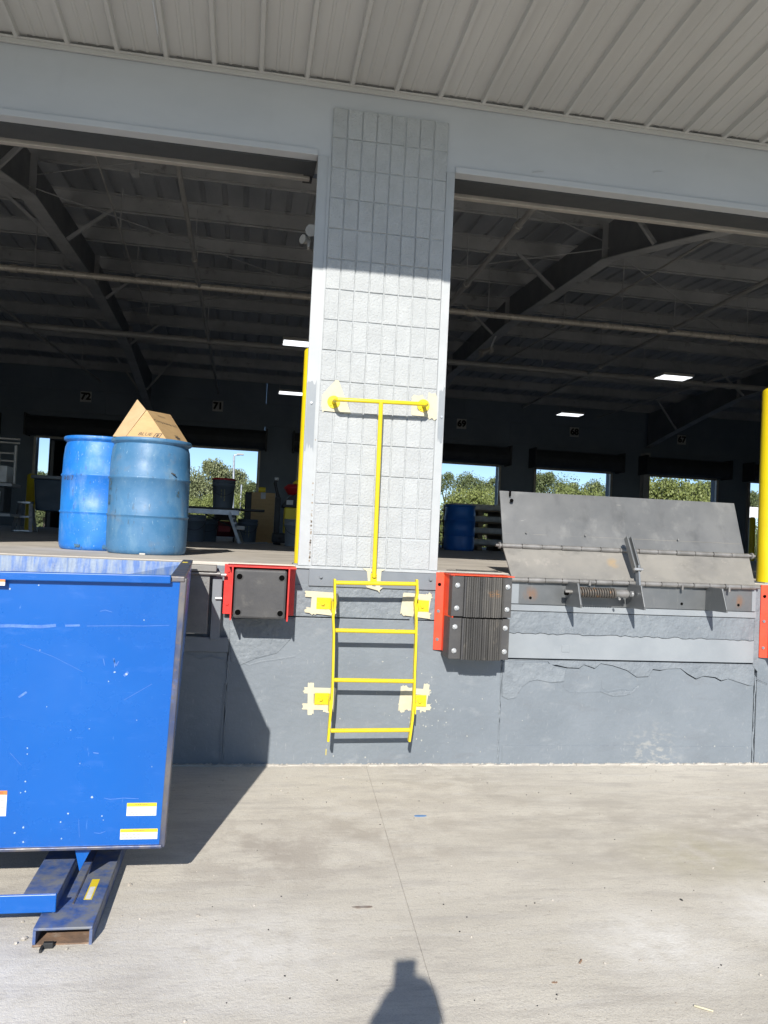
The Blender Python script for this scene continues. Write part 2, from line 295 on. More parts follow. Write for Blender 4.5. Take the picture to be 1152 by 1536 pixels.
# cracked panel right of the joint: pieces with real gaps between them
px = lambda x, y: (lambda p: (p.x, p.z))(aty(x, y, 0))
def zx(x, y): return px(740+x*412/1152, 980+y*180/503)
crk = [zx(100, 48), zx(155, 72)]
c1 = [zx(*p) for p in [(36, 33), (120, 30), (228, 33), (238, 50), (268, 52), (310, 61), (360, 63), (380, 48), (425, 64), (450, 43), (500, 52), (560, 72), (600, 100), (650, 98), (668, 68), (700, 72), (730, 66), (785, 64), (815, 88), (850, 108), (880, 96), (930, 102), (955, 116), (985, 107), (1030, 122), (1072, 136), (1080, 136)]]
c1[0] = (J1+.003, c1[0][1]); c1[-1] = (J2-.02, c1[-1][1])
TOPZ = .712
def offs(poly, d): return [(x, z+dd) for (x, z), dd in zip(poly, d)]
rr = random.Random(5)
wd = [.001 if (x < 1.75) else (.0035 if i in (5, 6, 8, 14, 15) else rr.uniform(.0010, .0026)) for i, (x, z) in enumerate(c1)]
for i in (3, 4): wd[i] = .0055
for i in (18, 19, 21, 22): wd[i] = .0045
top = [(J1+.003, TOPZ), (J2-.02, TOPZ)]
skin('patched_wall_strip', top[::-1]+offs(c1, wd)[0:], m_grough, -.003)
# lower slab with the tongue-shaped spall outline
c2 = [zx(*p) for p in [(290, 130), (300, 150), (320, 162), (380, 163), (445, 160)]]; c3 = [zx(*p) for p in [(452, 112), (452, 145), (480, 160), (540, 148), (575, 158)]]
low = offs(c1, [-w_ for w_ in wd])
bot = [(J2-.02, -.1), (J1+.003, -.1)]
skin('wall_panel', low+bot, m_grey, 0.0)
def crack(pts, w0=.003, name='crack_edge'):            # raised lip of lifted paint on both sides of a hairline
    for s_ in (-1, 1):
        mb = MB(); n = len(pts)
        P = [Vector((x, 0, z)) for x, z in pts]
        for i in range(n-1):
            d = (P[i+1]-P[i]).normalized(); nn = Vector((-d.z, 0, d.x))*s_
            a = P[i]+nn*w0*.5; b = P[i+1]+nn*w0*.5; c_ = P[i+1]+nn*(w0+.005); e = P[i]+nn*(w0+.005)
            mb.add([a+Vector((0, -.0012, 0)), b+Vector((0, -.0012, 0)), c_+Vector((0, -.0003, 0)), e+Vector((0, -.0003, 0)), a+Vector((0, .002, 0)), b+Vector((0, .002, 0))], [(0, 1, 2, 3), (0, 4, 5, 1)])
        raw(name, mb, m_grey, dw, fix=False)
crack(c2); crack(c3); crack(crk); crack([zx(*p) for p in [(800, 47), (850, 52), (900, 47), (935, 50)]], .002)
crack([zx(*p) for p in [(1085, 85), (1100, 105), (1125, 118), (1150, 127)]])
p2 = lambda x, y: px(x*460/1152, 820+y*340/851)
crack([p2(*p) for p in [(870, 440), (900, 432), (935, 445), (980, 432), (1030, 425), (1110, 412)]], .002)
crack([p2(*p) for p in [(700, 398), (750, 420), (800, 412), (850, 430), (862, 480), (845, 520), (838, 600), (830, 700), (828, 810)]], .003)
# patch of rough render at left end of the cracked strip
def blob(pts, m, y0, y1, name): mb = MB(); mb.prism(pts, 'y', y0, y1); return raw(name, mb, m, dw, .002)
blob([zx(*p) for p in [(38, 36), (120, 38), (225, 40), (300, 70), (296, 118), (240, 122), (180, 110), (150, 118), (120, 140), (95, 185), (60, 192), (36, 180)]], m_grough, -.007, .01, 'rough_patch')
blob([zx(*p) for p in [(445, 160), (480, 165), (540, 155), (580, 158), (612, 128), (608, 146), (578, 170), (545, 178), (500, 180)]], m_grough, -.005, .01, 'rough_patch')
blob([zx(*p) for p in [(36, 388), (500, 386), (900, 392), (1080, 390), (1080, 470), (36, 467)]], m_grey, -.004, .01, 'skirt_strip')
blob([p2(*p) for p in [(862, 270), (1105, 270), (1108, 330), (1040, 400), (960, 420), (900, 445), (868, 430)]], m_grough, -.005, .01, 'rough_patch')
# bands under the leveller: channel, rough concrete band, smooth band
skin('steel_channel', rect(J1+.015, J2-.025, 1.045, 1.088), m_glight, -.010, bevel=.002)
skin('wall_band', rect(J1+.015, J2-.035, 1.088, 1.27), m_glight, -.002)
ck = jag((J1+.012, .893), (J2-.035, .883), 60, .006, 3)
skin('rough_wall_band', [(J2-.035, 1.040), (J1+.012, 1.040)]+[(x, z+.002) for x, z in ck], m_grough, -.004)
skin('smooth_wall_band', [(x, z-.002) for x, z in ck]+[(J2-.035, TOPZ+.012), (J1+.012, TOPZ+.012)], m_glight, -.008)
skin('wall_band', [(J2-.034, .70), (J2+.006, .66), (J2+.006, 1.27), (J2-.034, 1.27)], m_grough, -.006)
mb = MB(); q = px(848, 972); mb.box(q[0]-.03, q[0]+.028, -.012, 0, q[1]-.028, q[1]+.022); raw('metal_tab', mb, m_glight, dw, .003)
# vertical weld beads / joint ridges
for xx, z1 in ((J1+.0, .70), (J2-.008, .62), (-.504, .70)):
    mb = MB(); pts = [(xx+random.uniform(-.006, .006), .002, z1*i/14.) for i in range(15)]; mb.tube(pts, [random.uniform(.004, .008) for _ in pts], 6); raw('joint_sealant', mb, m_grough, dw)
# white splashes and scars on the wall, curb line at the foot
mb = MB(); rr = random.Random(9)
for i in range(70):
    x_ = rr.gauss(.80, .16); z_ = rr.gauss(.42, .17)
    if i > 45: x_ = rr.uniform(.2, 3.2); z_ = abs(rr.gauss(.12, .12))
    if not (.05 < z_ < .9): continue
    s_ = rr.uniform(.002, .007); a = rr.uniform(0, 6)
    pts = [(x_+s_*rr.uniform(.5, 1.2)*math.cos(a+t), z_+s_*rr.uniform(.5, 1.6)*math.sin(a+t)) for t in (0, 1.2, 2.4, 3.6, 4.9)]
    mb.prism(pts, 'y', -.0022, -.0008)
raw('paint_splashes', mb, mat('splash_white', (.42, .43, .40), (.30, .31, .29), 40, .7), dw)['kind'] = 'stuff'
mb = MB(); rr = random.Random(12)
for i in range(420):
    x_ = rr.uniform(-1.0, 3.6); s_ = rr.uniform(.006, .028)
    mb.tube([(x_, -.004, -.004), (x_+rr.uniform(-.01, .01), -.002, s_*.55)], [s_*.8, s_*.2], 5)
for i in range(90):
    x_ = -1+4.8*i/90; mb.box(x_, x_+.055, -.012-rr.uniform(0, .014), .0, -.01, .006+rr.uniform(0, .008))
raw('crumbled_joint', mb, mat('crumbled_mortar', (.46, .44, .40), (.36, .34, .31), 20, .9, bump=.5), dw)['kind'] = 'stuff'
# painted plate with bolts under the block column
pl = raw('steel_plate', MB().box(-.012, .848, -.008, .012, 1.163, 1.272), m_gsteel, dw, .002)
for xx, zz in ((.065, 1.224), (.798, 1.234)):
    mb = MB(); mb.tube([(xx, -.008, zz), (xx, -.013, zz)], .014, 10); mb.tube([(xx, -.013, zz), (xx, -.026, zz)], .009, 6); raw('bolt', mb, m_gsteel, pl)
raw('sill_ledge', MB().box(-.10, .862, -.004, .05, 1.274, 1.290), m_mortar, dw, .002)
mb = MB(); mb.tube([(.70, -.0006, .955), (.70, -.002, .955)], .030, 20); mb.tube([(.70, -.002, .955), (.70, -.006, .955)], .012, 10); raw('filled_core_hole', mb, m_grey, dw)
mb = MB(); mb.tube([(.67, -.0006, .59), (.67, -.0016, .59)], .026, 20); raw('filled_core_hole', mb, m_grey, dw)
q = px(489, 1128)
raw('paint_drip', MB().box(q[0]-.002, q[0]+.002, -.0015, 0, q[1]-.02, q[1]+.02), m_yel, dw)

# ================================================================== DOCK FLOOR
mb = MB(); mb.box(-18, 24, .05, 18.45, 1.0, H); struct('dock_floor', mb, m_floor, .008)
mb = MB(); mb.box(.87, 4.6, .005, .0505, 1.252, 1.286); mb.box(-12, -.8, .005, .0505, 1.252, 1.286)
tag(raw('floor_edge_angle', mb, m_dustplate, None, .003), kind='structure')
mb = MB(); rr = random.Random(8)
for (x0, x1, yy) in ((.95, 1.35, .16), (1.05, 1.36, .28)):
    n = 8; pts = [(x0+(x1-x0)*i/n, yy+rr.uniform(-.02, .02)) for i in range(n+1)]
    mb.prism(pts+[(x, y+.012) for x, y in pts[::-1]], 'z', H, H+.004)
tag(raw('dirt_scrap', mb, m_black), 'thin dark crumbs of rubber lying on the sunlit dock edge right of the pillar', 'debris')

# ================================================================== BLOCK COLUMN
CW, CH = .7875/8, .203
col = thing('block_pillar', 'white painted split face block pillar between the two dock openings', 'pillar', (.394, 0, H))
mb = MB(); mb.box(.0, .7875, .007, .30, H-.002, H+15*CH-.003); raw('mortar_core', mb, m_mortar, col)
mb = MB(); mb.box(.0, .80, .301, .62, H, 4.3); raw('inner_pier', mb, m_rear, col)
bms = []
for v in range(6):
    me = bpy.data.meshes.new('block'); rr = random.Random(40+v)
    b = bmesh.new(); hx, hz, c_ = CW/2-.0030, CH/2-.0032, .003
    jj = lambda a: rr.uniform(-a, a)
    ring0 = [(-hx, .03, -hz), (hx, .03, -hz), (hx, .03, hz), (-hx, .03, hz)]
    ring1 = [(-hx+jj(.001), .004, -hz+jj(.001)), (hx+jj(.001), .004, -hz+jj(.001)), (hx+jj(.001), .004, hz+jj(.001)), (-hx+jj(.001), .004, hz+jj(.001))]
    ring2 = [(-hx+c_, jj(.001), -hz+c_), (hx-c_, jj(.001), -hz+c_), (hx-c_, jj(.001), hz-c_), (-hx+c_, jj(.001), hz-c_)]
    vs_ = [b.verts.new(p) for p in ring0+ring1+ring2]
    for r_ in (0, 4):
        for i in range(4): b.faces.new((vs_[r_+i], vs_[r_+(i+1) % 4], vs_[r_+4+(i+1) % 4], vs_[r_+4+i]))
    b.faces.new(vs_[8:12]); bmesh.ops.recalc_face_normals(b, faces=b.faces); b.to_mesh(me); b.free(); me.materials.append(m_block); bms.append(me)
for r_ in range(15):
    for c_ in range(8):
        if r_ == 0 and c_ in (6, 7): continue
        o = bpy.data.objects.new('block', random.choice(bms)); COL.objects.link(o); o.parent = col
        o.location = ((c_+.5)*CW-.394+random.uniform(-.0008, .0008), random.uniform(-.0022, .0012), (r_+.5)*CH+random.uniform(-.0008, .0008))
mb = MB(); mb.box(6*CW+.003, 8*CW-.003, .0, .03, H+.004, H+CH-.008); raw('block', mb, m_block, col, .003)
# steel jambs, with grey primer patches
mb = MB(); mb.box(-.087, -.002, .010, .045, H, 4.006); mb.box(-.02, -.002, .045, .30, H, 4.006); jl = raw('steel_jamb', mb, m_jamb, col, .003)
mb = MB(); mb.box(.7895, .848, .010, .30, H, 4.006); jr = raw('steel_jamb', mb, m_jamb, col, .003)
mb = MB(); mb.box(-.018, -.001, .004, .012, H, 4.0); mb.box(.789, .801, .004, .012, H, 4.0); raw('caulk_bead', mb, m_jamb, col)
def ragged(x0, x1, z0, z1, seed, amp=.02, n=7):
    rr = random.Random(seed)
    t_ = [(x0+(x1-x0)*i/n, z1+rr.uniform(-amp, amp)) for i in range(n+1)]; b_ = [(x0+(x1-x0)*i/n, z0+rr.uniform(-amp*2, amp*2)) for i in range(n+1)]
    return b_+t_[::-1]
mb = MB(); mb.prism(ragged(-.084, -.024, 2.06, 2.50, 3), 'y', .0085, .0105); raw('grey_primer_patch', mb, m_glight, jl)
mb = MB(); mb.prism(ragged(.806, .845, 2.18, 2.52, 4), 'y', .0085, .0105); raw('grey_primer_patch', mb, m_glight, jr)
for (o_, xx, zz) in ((jl, -.052, 2.36), (jr, .828, 2.33)): raw('screw', MB().tube([(xx, .01, zz), (xx, .0, zz)], .008, 8), m_zinc, o_)
mb = MB(); rr = random.Random(2)
for i in range(45):
    z_ = H+.02+abs(rr.gauss(0, .22)); mb.box(-.016+rr.uniform(-.004, .003), -.011+rr.uniform(0, .004), .003, .007, z_, z_+rr.uniform(.003, .012))
raw('peeling_caulk', mb, mat('old_caulk', (.30, .25, .20), None, 5, .9), col)['kind'] = 'stuff'

# ================================================================== HEADER / upper wall
hd = thing('header_wall', 'smooth pale grey upper wall above the two dock openings', 'wall', (0, .02, 4.0))
mb = MB(); mb.box(-12, 15, .021, .30, 4.009, 4.513); raw('header_face', mb, m_white, hd)
mb = MB(); mb.box(-12, -.09, .006, .1, 4.004, 4.045); mb.box(.851, 15, .006, .1, 4.004, 4.045); raw('edge_trim', mb, m_white, hd, .003)
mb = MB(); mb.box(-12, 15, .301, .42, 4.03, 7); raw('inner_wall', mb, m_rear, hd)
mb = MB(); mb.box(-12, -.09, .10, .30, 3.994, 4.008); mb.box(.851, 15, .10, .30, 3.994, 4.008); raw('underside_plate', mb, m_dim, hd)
rr = random.Random(31); mb = MB()
for (x_, y_) in ((805, 258), (985, 258)):
    p = aty(x_, y_, .013); pts = [(p.x+.02*i-.03, .0125, p.z+.004*i+rr.uniform(-.004, .004)) for i in range(5)]; mb.tube(pts, .0025, 5)
raw('plaster_scar', mb, m_white, hd)
# outer walls beyond the frame: more piers, side walls
for x0, x1, w1 in ((3.72, 4.7, 'first pier right of the right opening'), (7.6, 8.5, 'second pier right of the right opening'), (11.4, 15, 'wide end pier at the right of the dock front'), (-4.0, -3.15, 'first pier left of the left opening'), (-7.9, -7.0, 'second pier left of the left opening'), (-12, -10.8, 'end pier at the left of the dock front')):
    tag(raw('outer_pier', MB().box(x0, x1, .013, .32, H, 4.006), m_white, None), 'pale painted '+w1, 'wall')
mb = MB(); mb.box(-18, -12, .013, .3, H, 7); mb.box(15, 24, .013, .3, H, 7); tag(raw('front_wall', mb, m_white, None), kind='structure')
tag(raw('side_wall', MB().box(-18.2, -18, .0, 18.8, 0, 7), m_rear, None), 'dark left side wall of the warehouse', 'wall'); tag(raw('side_wall', MB().box(24, 24.2, 0, 18.8, 0, 7), m_rear, None), 'dark right side wall of the warehouse', 'wall')

# ================================================================== CANOPY
can = thing('canopy', 'pale ribbed metal canopy soffit over the dock', 'canopy', (0, 0, 4.51))
SL = .06; OUT = 2.30
def soff_profile():
    P = [(0, 0)]; w_ = .3005
    for r_ in range(3):
        x0 = r_*w_
        P += [(x0+.012, 0), (x0+.022, -.028), (x0+.046, -.028), (x0+.056, 0), (x0+.125, 0), (x0+.131, -.005), (x0+.143, -.005), (x0+.149, 0), (x0+.205, 0), (x0+.211, -.005), (x0+.223, -.005), (x0+.229, 0)]
    P += [(3*w_, 0)]; return P, 3*w_
SP, SW = soff_profile()
def strip_panel(P, y0, z0, y1, z1, th):
    mb = MB(); n = len(P); vs = []
    for (y, z) in ((y0, z0), (y1, z1)):
        for t in (0, th):
            vs += [(x, y, z+h+t) for x, h in P]
    fs = []
    for i in range(n-1):
        fs += [(i, i+1, 2*n+i+1, 2*n+i), (n+i, 3*n+i, 3*n+i+1, n+i+1), (i, n+i, n+i+1, i+1), (2*n+i, 2*n+i+1, 3*n+i+1, 3*n+i)]
    fs += [(0, 2*n, 3*n, n), (n-1, 2*n-1, 4*n-1, 3*n-1)]
    return mb.add(vs, fs)
p0 = strip_panel(SP, .013, 4.513, -OUT, 4.513+SL*OUT, .003)
base = raw('soffit_panel', p0, m_soffit, can)
X0 = -1.99-.034-3*SW*1; nsp = 0
for i in range(-9, 17):
    o = base if i == -9 else base.copy()
    if i != -9: COL.objects.link(o)
    o.location.x = -1.99-.034+i*SW+(0.0015 if i % 2 else 0); o.location.z = .0008*(i % 2)
mb = MB(); mb.box(-12, 15, -.022, .013, 4.487, 4.4965); mb.box(-12, 15, -.004, .013, 4.46, 4.487); raw('edge_trim', mb, m_soffit, can, .002)
mb = MB(); rr = random.Random(6)
for i in range(-30, 60):
    x_ = -1.99+.034+i*.3005
    pts = [(x_+.03+.24*t/6., -.012-rr.uniform(0, .006), 4.512-(.0 if t in (0, 6) else rr.uniform(-.002, .008))) for t in range(7)]
    mb.tube(pts, .0045, 5)
raw('closure_caulk', mb, mat('dark_caulk', (.16, .16, .155), None, 3, .8), can)
zz = 4.513+SL*OUT
mb = MB(); mb.box(-13, 16, -OUT-.05, -OUT-.005, zz-.05, zz+.45); raw('fascia', mb, m_soffit, can, .004)
mb = MB(); mb.box(-12, 15, -OUT, .02, zz+.3, zz+.34); raw('roof_sheet', mb, m_deck, can)

# ================================================================== WAREHOUSE ROOF
RID = 9.25
def zt(y): return 5.74+.045*(y if y < RID else 2*RID-y)      # purlin underside
rf = thing('warehouse_roof', 'dark steel roof of purlins and tapered beams inside the warehouse', 'roof', (0, 0, 5.7))
mb = MB()
for a, b in ((.3, RID), (RID, 18.7)):
    P = [(-18+.305*i+d_, h) for i in range(138) for d_, h in ((0, 0), (.22, 0), (.235, .035), (.29, .035))]
    s_ = strip_panel(P, a, zt(a)+.205, b, zt(b)+.205, .004); mb.add(s_.v, s_.f)
raw('roof_deck', mb, m_deck, rf)
pb = None; PY = [.45, 1.9]+[3.55+1.6*i for i in range(9)]+[18.0]
mbp = MB(); mbp.prism([(0, 0), (.065, 0), (.065, -.02), (.069, -.02), (.069, .004), (.004, .004), (.004, .196), (-.061, .196), (-.061, .22), (-.065, .22), (-.065, .2), (0, .2)], 'x', -18, 24)
pme = None
for y in PY:
    if pme is None: po = raw('purlin', mbp, m_steel, rf); po.parent = rf; pme = po
    else: po = pme.copy(); COL.objects.link(po)
    po.location = (0, y, zt(y))
def beam_pts(): return [(.33, 4.35), (1.9, 4.73), (3.24, 5.05), (5.04, 5.45), (RID, 5.60), (13.46, 5.45), (15.26, 5.17), (16.8, 4.92), (18.2, 4.66)]
for X in (-10.9, -3.25, 4.3, 11.95, 19.5):
    b_ = beam_pts(); mb = MB(); mb.prism(b_+[(18.2, zt(18.2)-.004), (RID, zt(RID)-.004), (.33, zt(.33)-.004)], 'x', X-.006, X+.006)
    web = raw('tapered_beam', mb, m_beam, rf); mb = MB()
    for (y0, z0), (y1, z1) in zip(b_[:-1], b_[1:]): mb.add(*(lambda q: (q.v, q.f))(MB().bar((X, y0, z0), (X, y1, z1), .20, .014)))
    for y in (.33, RID): pass
    raw('bottom_flange', mb, m_steel, web)
    mb = MB()
    for y, z in ((5.04, 5.45), (RID, 5.6), (13.46, 5.45)): mb.box(X-.09, X+.09, y-.005, y+.005, z, zt(y)-.01)
    raw('stiffener', mb, m_steel, web)
    for y in PY[2:-1:2]:
        zb = next(z0+(z1-z0)*(y-y0)/(y1-y0) for (y0, z0), (y1, z1) in zip(b_[:-1], b_[1:]) if y0 <= y <= y1)
        for s_ in (-1, 1): raw('flange_brace', MB().bar((X+s_*.1, y, zb+.02), (X+s_*.75, y, zt(y)+.03), .045, .045), m_steel, rf)
for a, b in (((-3.25, 5.0, 5.55), (4.3, 12, 5.9)), ((4.3, 5.0, 5.6), (-3.25, 12, 5.9)), ((-3.25, .6, 5.6), (4.3, 5.1, 5.72)), ((4.3, .6, 5.55), (-3.25, 5.1, 5.72)), ((4.3, 5.0, 5.6), (11.95, 12, 5.9))):
    raw('brace_rod', MB().tube([a, b], .008, 6), m_steel, rf)
# posts under the beams by the rear wall
for X, lab in ((-3.25, 'steel post against the rear wall between doors 72 and 71'), (4.3, 'steel post hidden behind the block pillar'), (11.95, 'dark steel post in the right opening, between two bright rear doors')):
    mb = MB(); mb.box(X-.1, X+.1, 18.16, 18.175, H, 4.5); mb.box(X-.006, X+.006, 18.175, 18.40, H, 4.5); mb.box(X-.1, X+.1, 18.40, 18.415, H, 4.5)
    tag(raw('steel_post', mb, m_steel), lab, 'post')

# ================================================================== REAR WALL with dock doors
DC = {n: 13.25-3.66*(n-67) for n in range(65, 75)}           # door centres by number
DW = 1.22; DT = 3.86
rw = thing('rear_wall', 'dark rear wall of the warehouse pierced by a row of dock doors', 'wall', (4, 18.5, 0))
edges = sorted(DC.values()); xs = [-18]
prev = -18
for c_ in edges:
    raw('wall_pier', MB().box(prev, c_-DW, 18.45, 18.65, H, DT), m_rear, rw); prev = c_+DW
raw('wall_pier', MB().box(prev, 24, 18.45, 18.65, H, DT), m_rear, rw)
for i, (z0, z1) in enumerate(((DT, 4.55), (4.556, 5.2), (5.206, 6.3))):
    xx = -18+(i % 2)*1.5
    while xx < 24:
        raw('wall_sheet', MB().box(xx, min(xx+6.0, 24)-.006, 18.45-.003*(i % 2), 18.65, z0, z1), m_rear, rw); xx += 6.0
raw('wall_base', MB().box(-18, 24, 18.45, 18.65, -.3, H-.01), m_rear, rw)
# roll-up doors
def rollup(n):
    c_ = DC[n]; t = thing('roll_up_door', f'rolled up steel dock door under number sign {n} in the rear wall', 'door', (c_, 18.4, H), 'rolled up dock doors of the rear wall')
    mb = MB(); pr = []
    for k_ in range(14):
        a = math.pi*2*k_/14; r_ = .27+(.012 if k_ % 2 else 0); pr.append((18.13+r_*math.cos(a), 4.10+r_*math.sin(a)))
    mb.prism(pr, 'x', c_-1.42, c_+1.42); raw('door_coil', mb, m_coil, t)
    mb = MB(); mb.box(c_-1.46, c_-1.42, 17.84, 18.44, 3.80, 4.40); mb.box(c_+1.42, c_+1.46, 17.84, 18.44, 3.80, 4.40); raw('end_bracket', mb, m_coil, t)
    for s_ in (-1, 1): raw('guide_rail', MB().box(c_+s_*1.26-.035, c_+s_*1.26+.035, 18.34, 18.44, H, 3.80), m_galv, t)
    raw('bottom_bar', MB().box(c_-1.24, c_+1.24, 18.36, 18.42, 3.78, 3.845), m_galv, t)
    return t
for n in (65, 66, 67, 68, 69, 70, 71, 72, 73, 74): rollup(n)
for n in (66, 67, 68, 69, 71, 72, 73):
    t = thing('number_sign', f'small white sign reading {n} '+{66: 'at the far right, behind the yellow bollard', 67: 'above the door right of the rear steel post', 68: 'above the middle door over the raised leveller', 69: 'above the rear door beside the pillar in the right opening', 71: 'above the rear door just right of the drums', 72: 'above the rear door behind the bright blue drum', 73: 'at the far left, beyond the rack cart'}[n], 'sign', (DC[n], 18.43, 5.03), 'number signs above the rear doors')
    raw('sign_plate', MB().box(DC[n]-.15, DC[n]+.15, 18.425, 18.443, 4.88, 5.18), m_sign, t)
    tm = text_mb(str(n), .27, .002, .011); tm.xf(Matrix.Translation((DC[n], 18.421, 5.03)) @ FRONT); tm.v = [Vector((v.x, v.y, v.z)) for v in tm.v]; raw('numerals', tm, m_print, t)
    tm = text_mb(str(n), .27, .002, .011); tm.xf(Matrix.Translation((DC[n]+.006, 18.421, 5.03)) @ FRONT); raw('numerals', tm, m_print, t)

# ================================================================== FRONT DOORS' bottom bars (rolled up just inside the header)
for x0, x1, lab, n_ in ((-3.1, -.087, 'beige bottom bar of the rolled up door in the left opening', 0), (.849, 3.72, 'beige bottom bar of the rolled up door in the right opening', 1)):
    t = thing('door_bottom_bar', lab, 'door', ((x0+x1)/2, .4, 4.0), 'rolled up doors behind the header')
    raw('bottom_bar', MB().box(x0+.02, x1-.03, .335, .385, 3.982, 4.020), m_galv, t, .004)
    raw('door_coil', MB().tube([(x0+.02, .62, 4.36), (x1-.03, .62, 4.36)], .25, 18), m_coil, t)
    raw('curtain_edge', MB().box(x0+.02, x1-.03, .38, .39, 4.04, 4.36), m_coil, t)
    mb = MB(); mb.box(x1-.075, x1-.01, .31, .45, 4.0, 4.16); raw('guide_stop', mb, m_black, t)

# ================================================================== PIPES
def hang(t, x, y, z): raw('hanger_rod', MB().tube([(x, y, z), (x, y, zt(y)+.02)], .008, 6), m_steel, t)
def xpipe(y, z, r, lab, m=m_pipe):
    t = thing('ceiling_pipe', lab, 'pipe', (2, y, z), 'pipes running across under the roof'); mb = MB()
    mb.tube([(-17, y, z), (23, y, z)], r, 12); raw('pipe', mb, m, t)
    for k_ in range(-6, 9):
        x_ = k_*2.4+.7; raw('coupling', MB().tube([(x_-.05, y, z), (x_+.05, y, z)], r*1.25, 12), m, t); hang(t, x_+.3, y, z)
xpipe(7.65, 5.3, .052, 'long bare steel pipe under the roof, the nearer and brighter of two', mat('shiny_pipe', (.60, .56, .49), (.52, .48, .42), 4, .30, .2))
xpipe(11.4, 5.3, .062, 'long dull painted pipe under the roof, the farther of two')
def lpipe(a, b, r, lab, hs=4):
    t = thing('branch_pipe', lab, 'pipe', a, 'sprinkler branch pipes running to the back'); raw('pipe', MB().tube([a, b], r, 8), m_pipe, t)
    a = Vector(a); b = Vector(b)
    for i in range(hs):
        p = a.lerp(b, (i+.3)/hs); hang(t, p.x, p.y, p.z); raw('coupling', MB().tube([p-(b-a).normalized()*.05, p+(b-a).normalized()*.05], r*1.5, 8), m_pipe, t)
lpipe((-1.32, .9, 5.3), (-1.37, 17.8, 5.3), .030, 'sprinkler branch pipe running to the back in the left opening')
lpipe((2.58, .9, 5.3), (2.66, 10.2, 5.3), .036, 'sprinkler branch pipe beside the block pillar in the right opening')
lpipe((6.45, 3.2, 5.3), (7.1, 16.2, 5.3), .036, 'thick branch pipe crossing the right opening on the skew')
lpipe((5.14, 3.3, 5.42), (4.92, 12.0, 5.42), .018, 'thin conduit running to the back from a junction box')
lpipe((-2.2, 3.0, 5.45), (-2.5, 12.0, 5.45), .012, 'thin conduit hanging in the left opening')
lpipe((9.6, 5.2, 5.3), (9.7, 17.0, 5.3), .025, 'sprinkler branch pipe near the right end of the roof')
lpipe((-5.2, 6.2, 5.25), (-4.4, 17.0, 5.25), .025, 'sprinkler branch pipe left of the tapered beam')
t = thing('junction_box', 'small pale round junction box under a purlin in the right opening', 'box', (5.14, 3.3, 5.42)); raw('box_body', MB().tube([(5.14, 3.3, 5.40), (5.14, 3.3, 5.50)], .09, 10), m_flood, t); raw('box_neck', MB().tube([(5.14, 3.3, 5.50), (5.14, 3.3, 5.95)], .015, 8), m_steel, t)
p = atz(203, 262, 5.5); t = thing('junction_box', 'small dark junction box under a purlin in the left opening', 'box', p); raw('box_body', MB().box(p.x-.045, p.x+.045, p.y-.05, p.y+.05, 5.49, 5.54), m_steel, t); raw('box_neck', MB().tube([(p.x, p.y, 5.56), (p.x, p.y, 5.95)], .015, 8), m_steel, t)

# ================================================================== LAMPS
def hbay(px_, py_, lab):
    p = atz(px_, py_, 5.0); t = thing('strip_light', lab, 'lamp', p, 'lit ceiling lamps')
    raw('lamp_housing', MB().box(p.x-.33, p.x+.33, p.y-.22, p.y+.22, 5.02, 5.07), m_flood, t, .005)
    for s_ in (-1, 1): raw('lamp_lens', MB().box(p.x-.31, p.x+.31, p.y+s_*.11-.08, p.y+s_*.11+.08, 5.008, 5.02), m_lamp, t)
    for s_ in (-1, 1): raw('hanger_wire', MB().tube([(p.x+s_*.3, p.y, 5.07), (p.x+s_*.3, p.y, zt(p.y)+.05)], .004, 5), m_steel, t)
hbay(1010, 568, 'lit white ceiling lamp, rightmost and nearest in the right opening')
hbay(855, 623, 'lit white ceiling lamp between the pillar and the nearer lamp of the right opening')
hbay(450, 517, 'lit white ceiling lamp beside the pillar, upper one in the left opening')
hbay(437, 591, 'lit white ceiling lamp beside the pillar, lower one in the left opening')
t = thing('flood_lamp', 'white twin head lamp mounted behind the left edge of the pillar', 'lamp', (-.11, .5, 3.6))
raw('lamp_bracket', MB().box(-.10, -.086, .47, .53, 3.55, 3.72), m_flood, t)
raw('lamp_head', MB().tube([(-.07, .46, 3.655), (-.085, .41, 3.65)], [.03, .042], 12), m_flood, t)
raw('lamp_head', MB().tube([(-.085, .50, 3.60), (-.14, .46, 3.60)], [.02, .034], 12), m_flood, t)
raw('lamp_lens', MB().tube([(-.0855, .4095, 3.65), (-.0857, .4085, 3.65)], .034, 12), m_galv, t)
p = atz(735, 525, 5.2); t = thing('speaker_horn', 'small beige horn speaker clamped under the roof beam right of the pillar', 'speaker', p)
raw('horn', MB().tube([p, p+Vector((-.20, -.04, -.10))], [.04, .085], 4), m_galv, t); raw('horn_bracket', MB().bar(p, p+Vector((0.1, 0, .28)), .03, .03), m_steel, t)
raw('driver', MB().tube([p, p+Vector((.06, .12, .03))], .06, 10), m_flood, t)

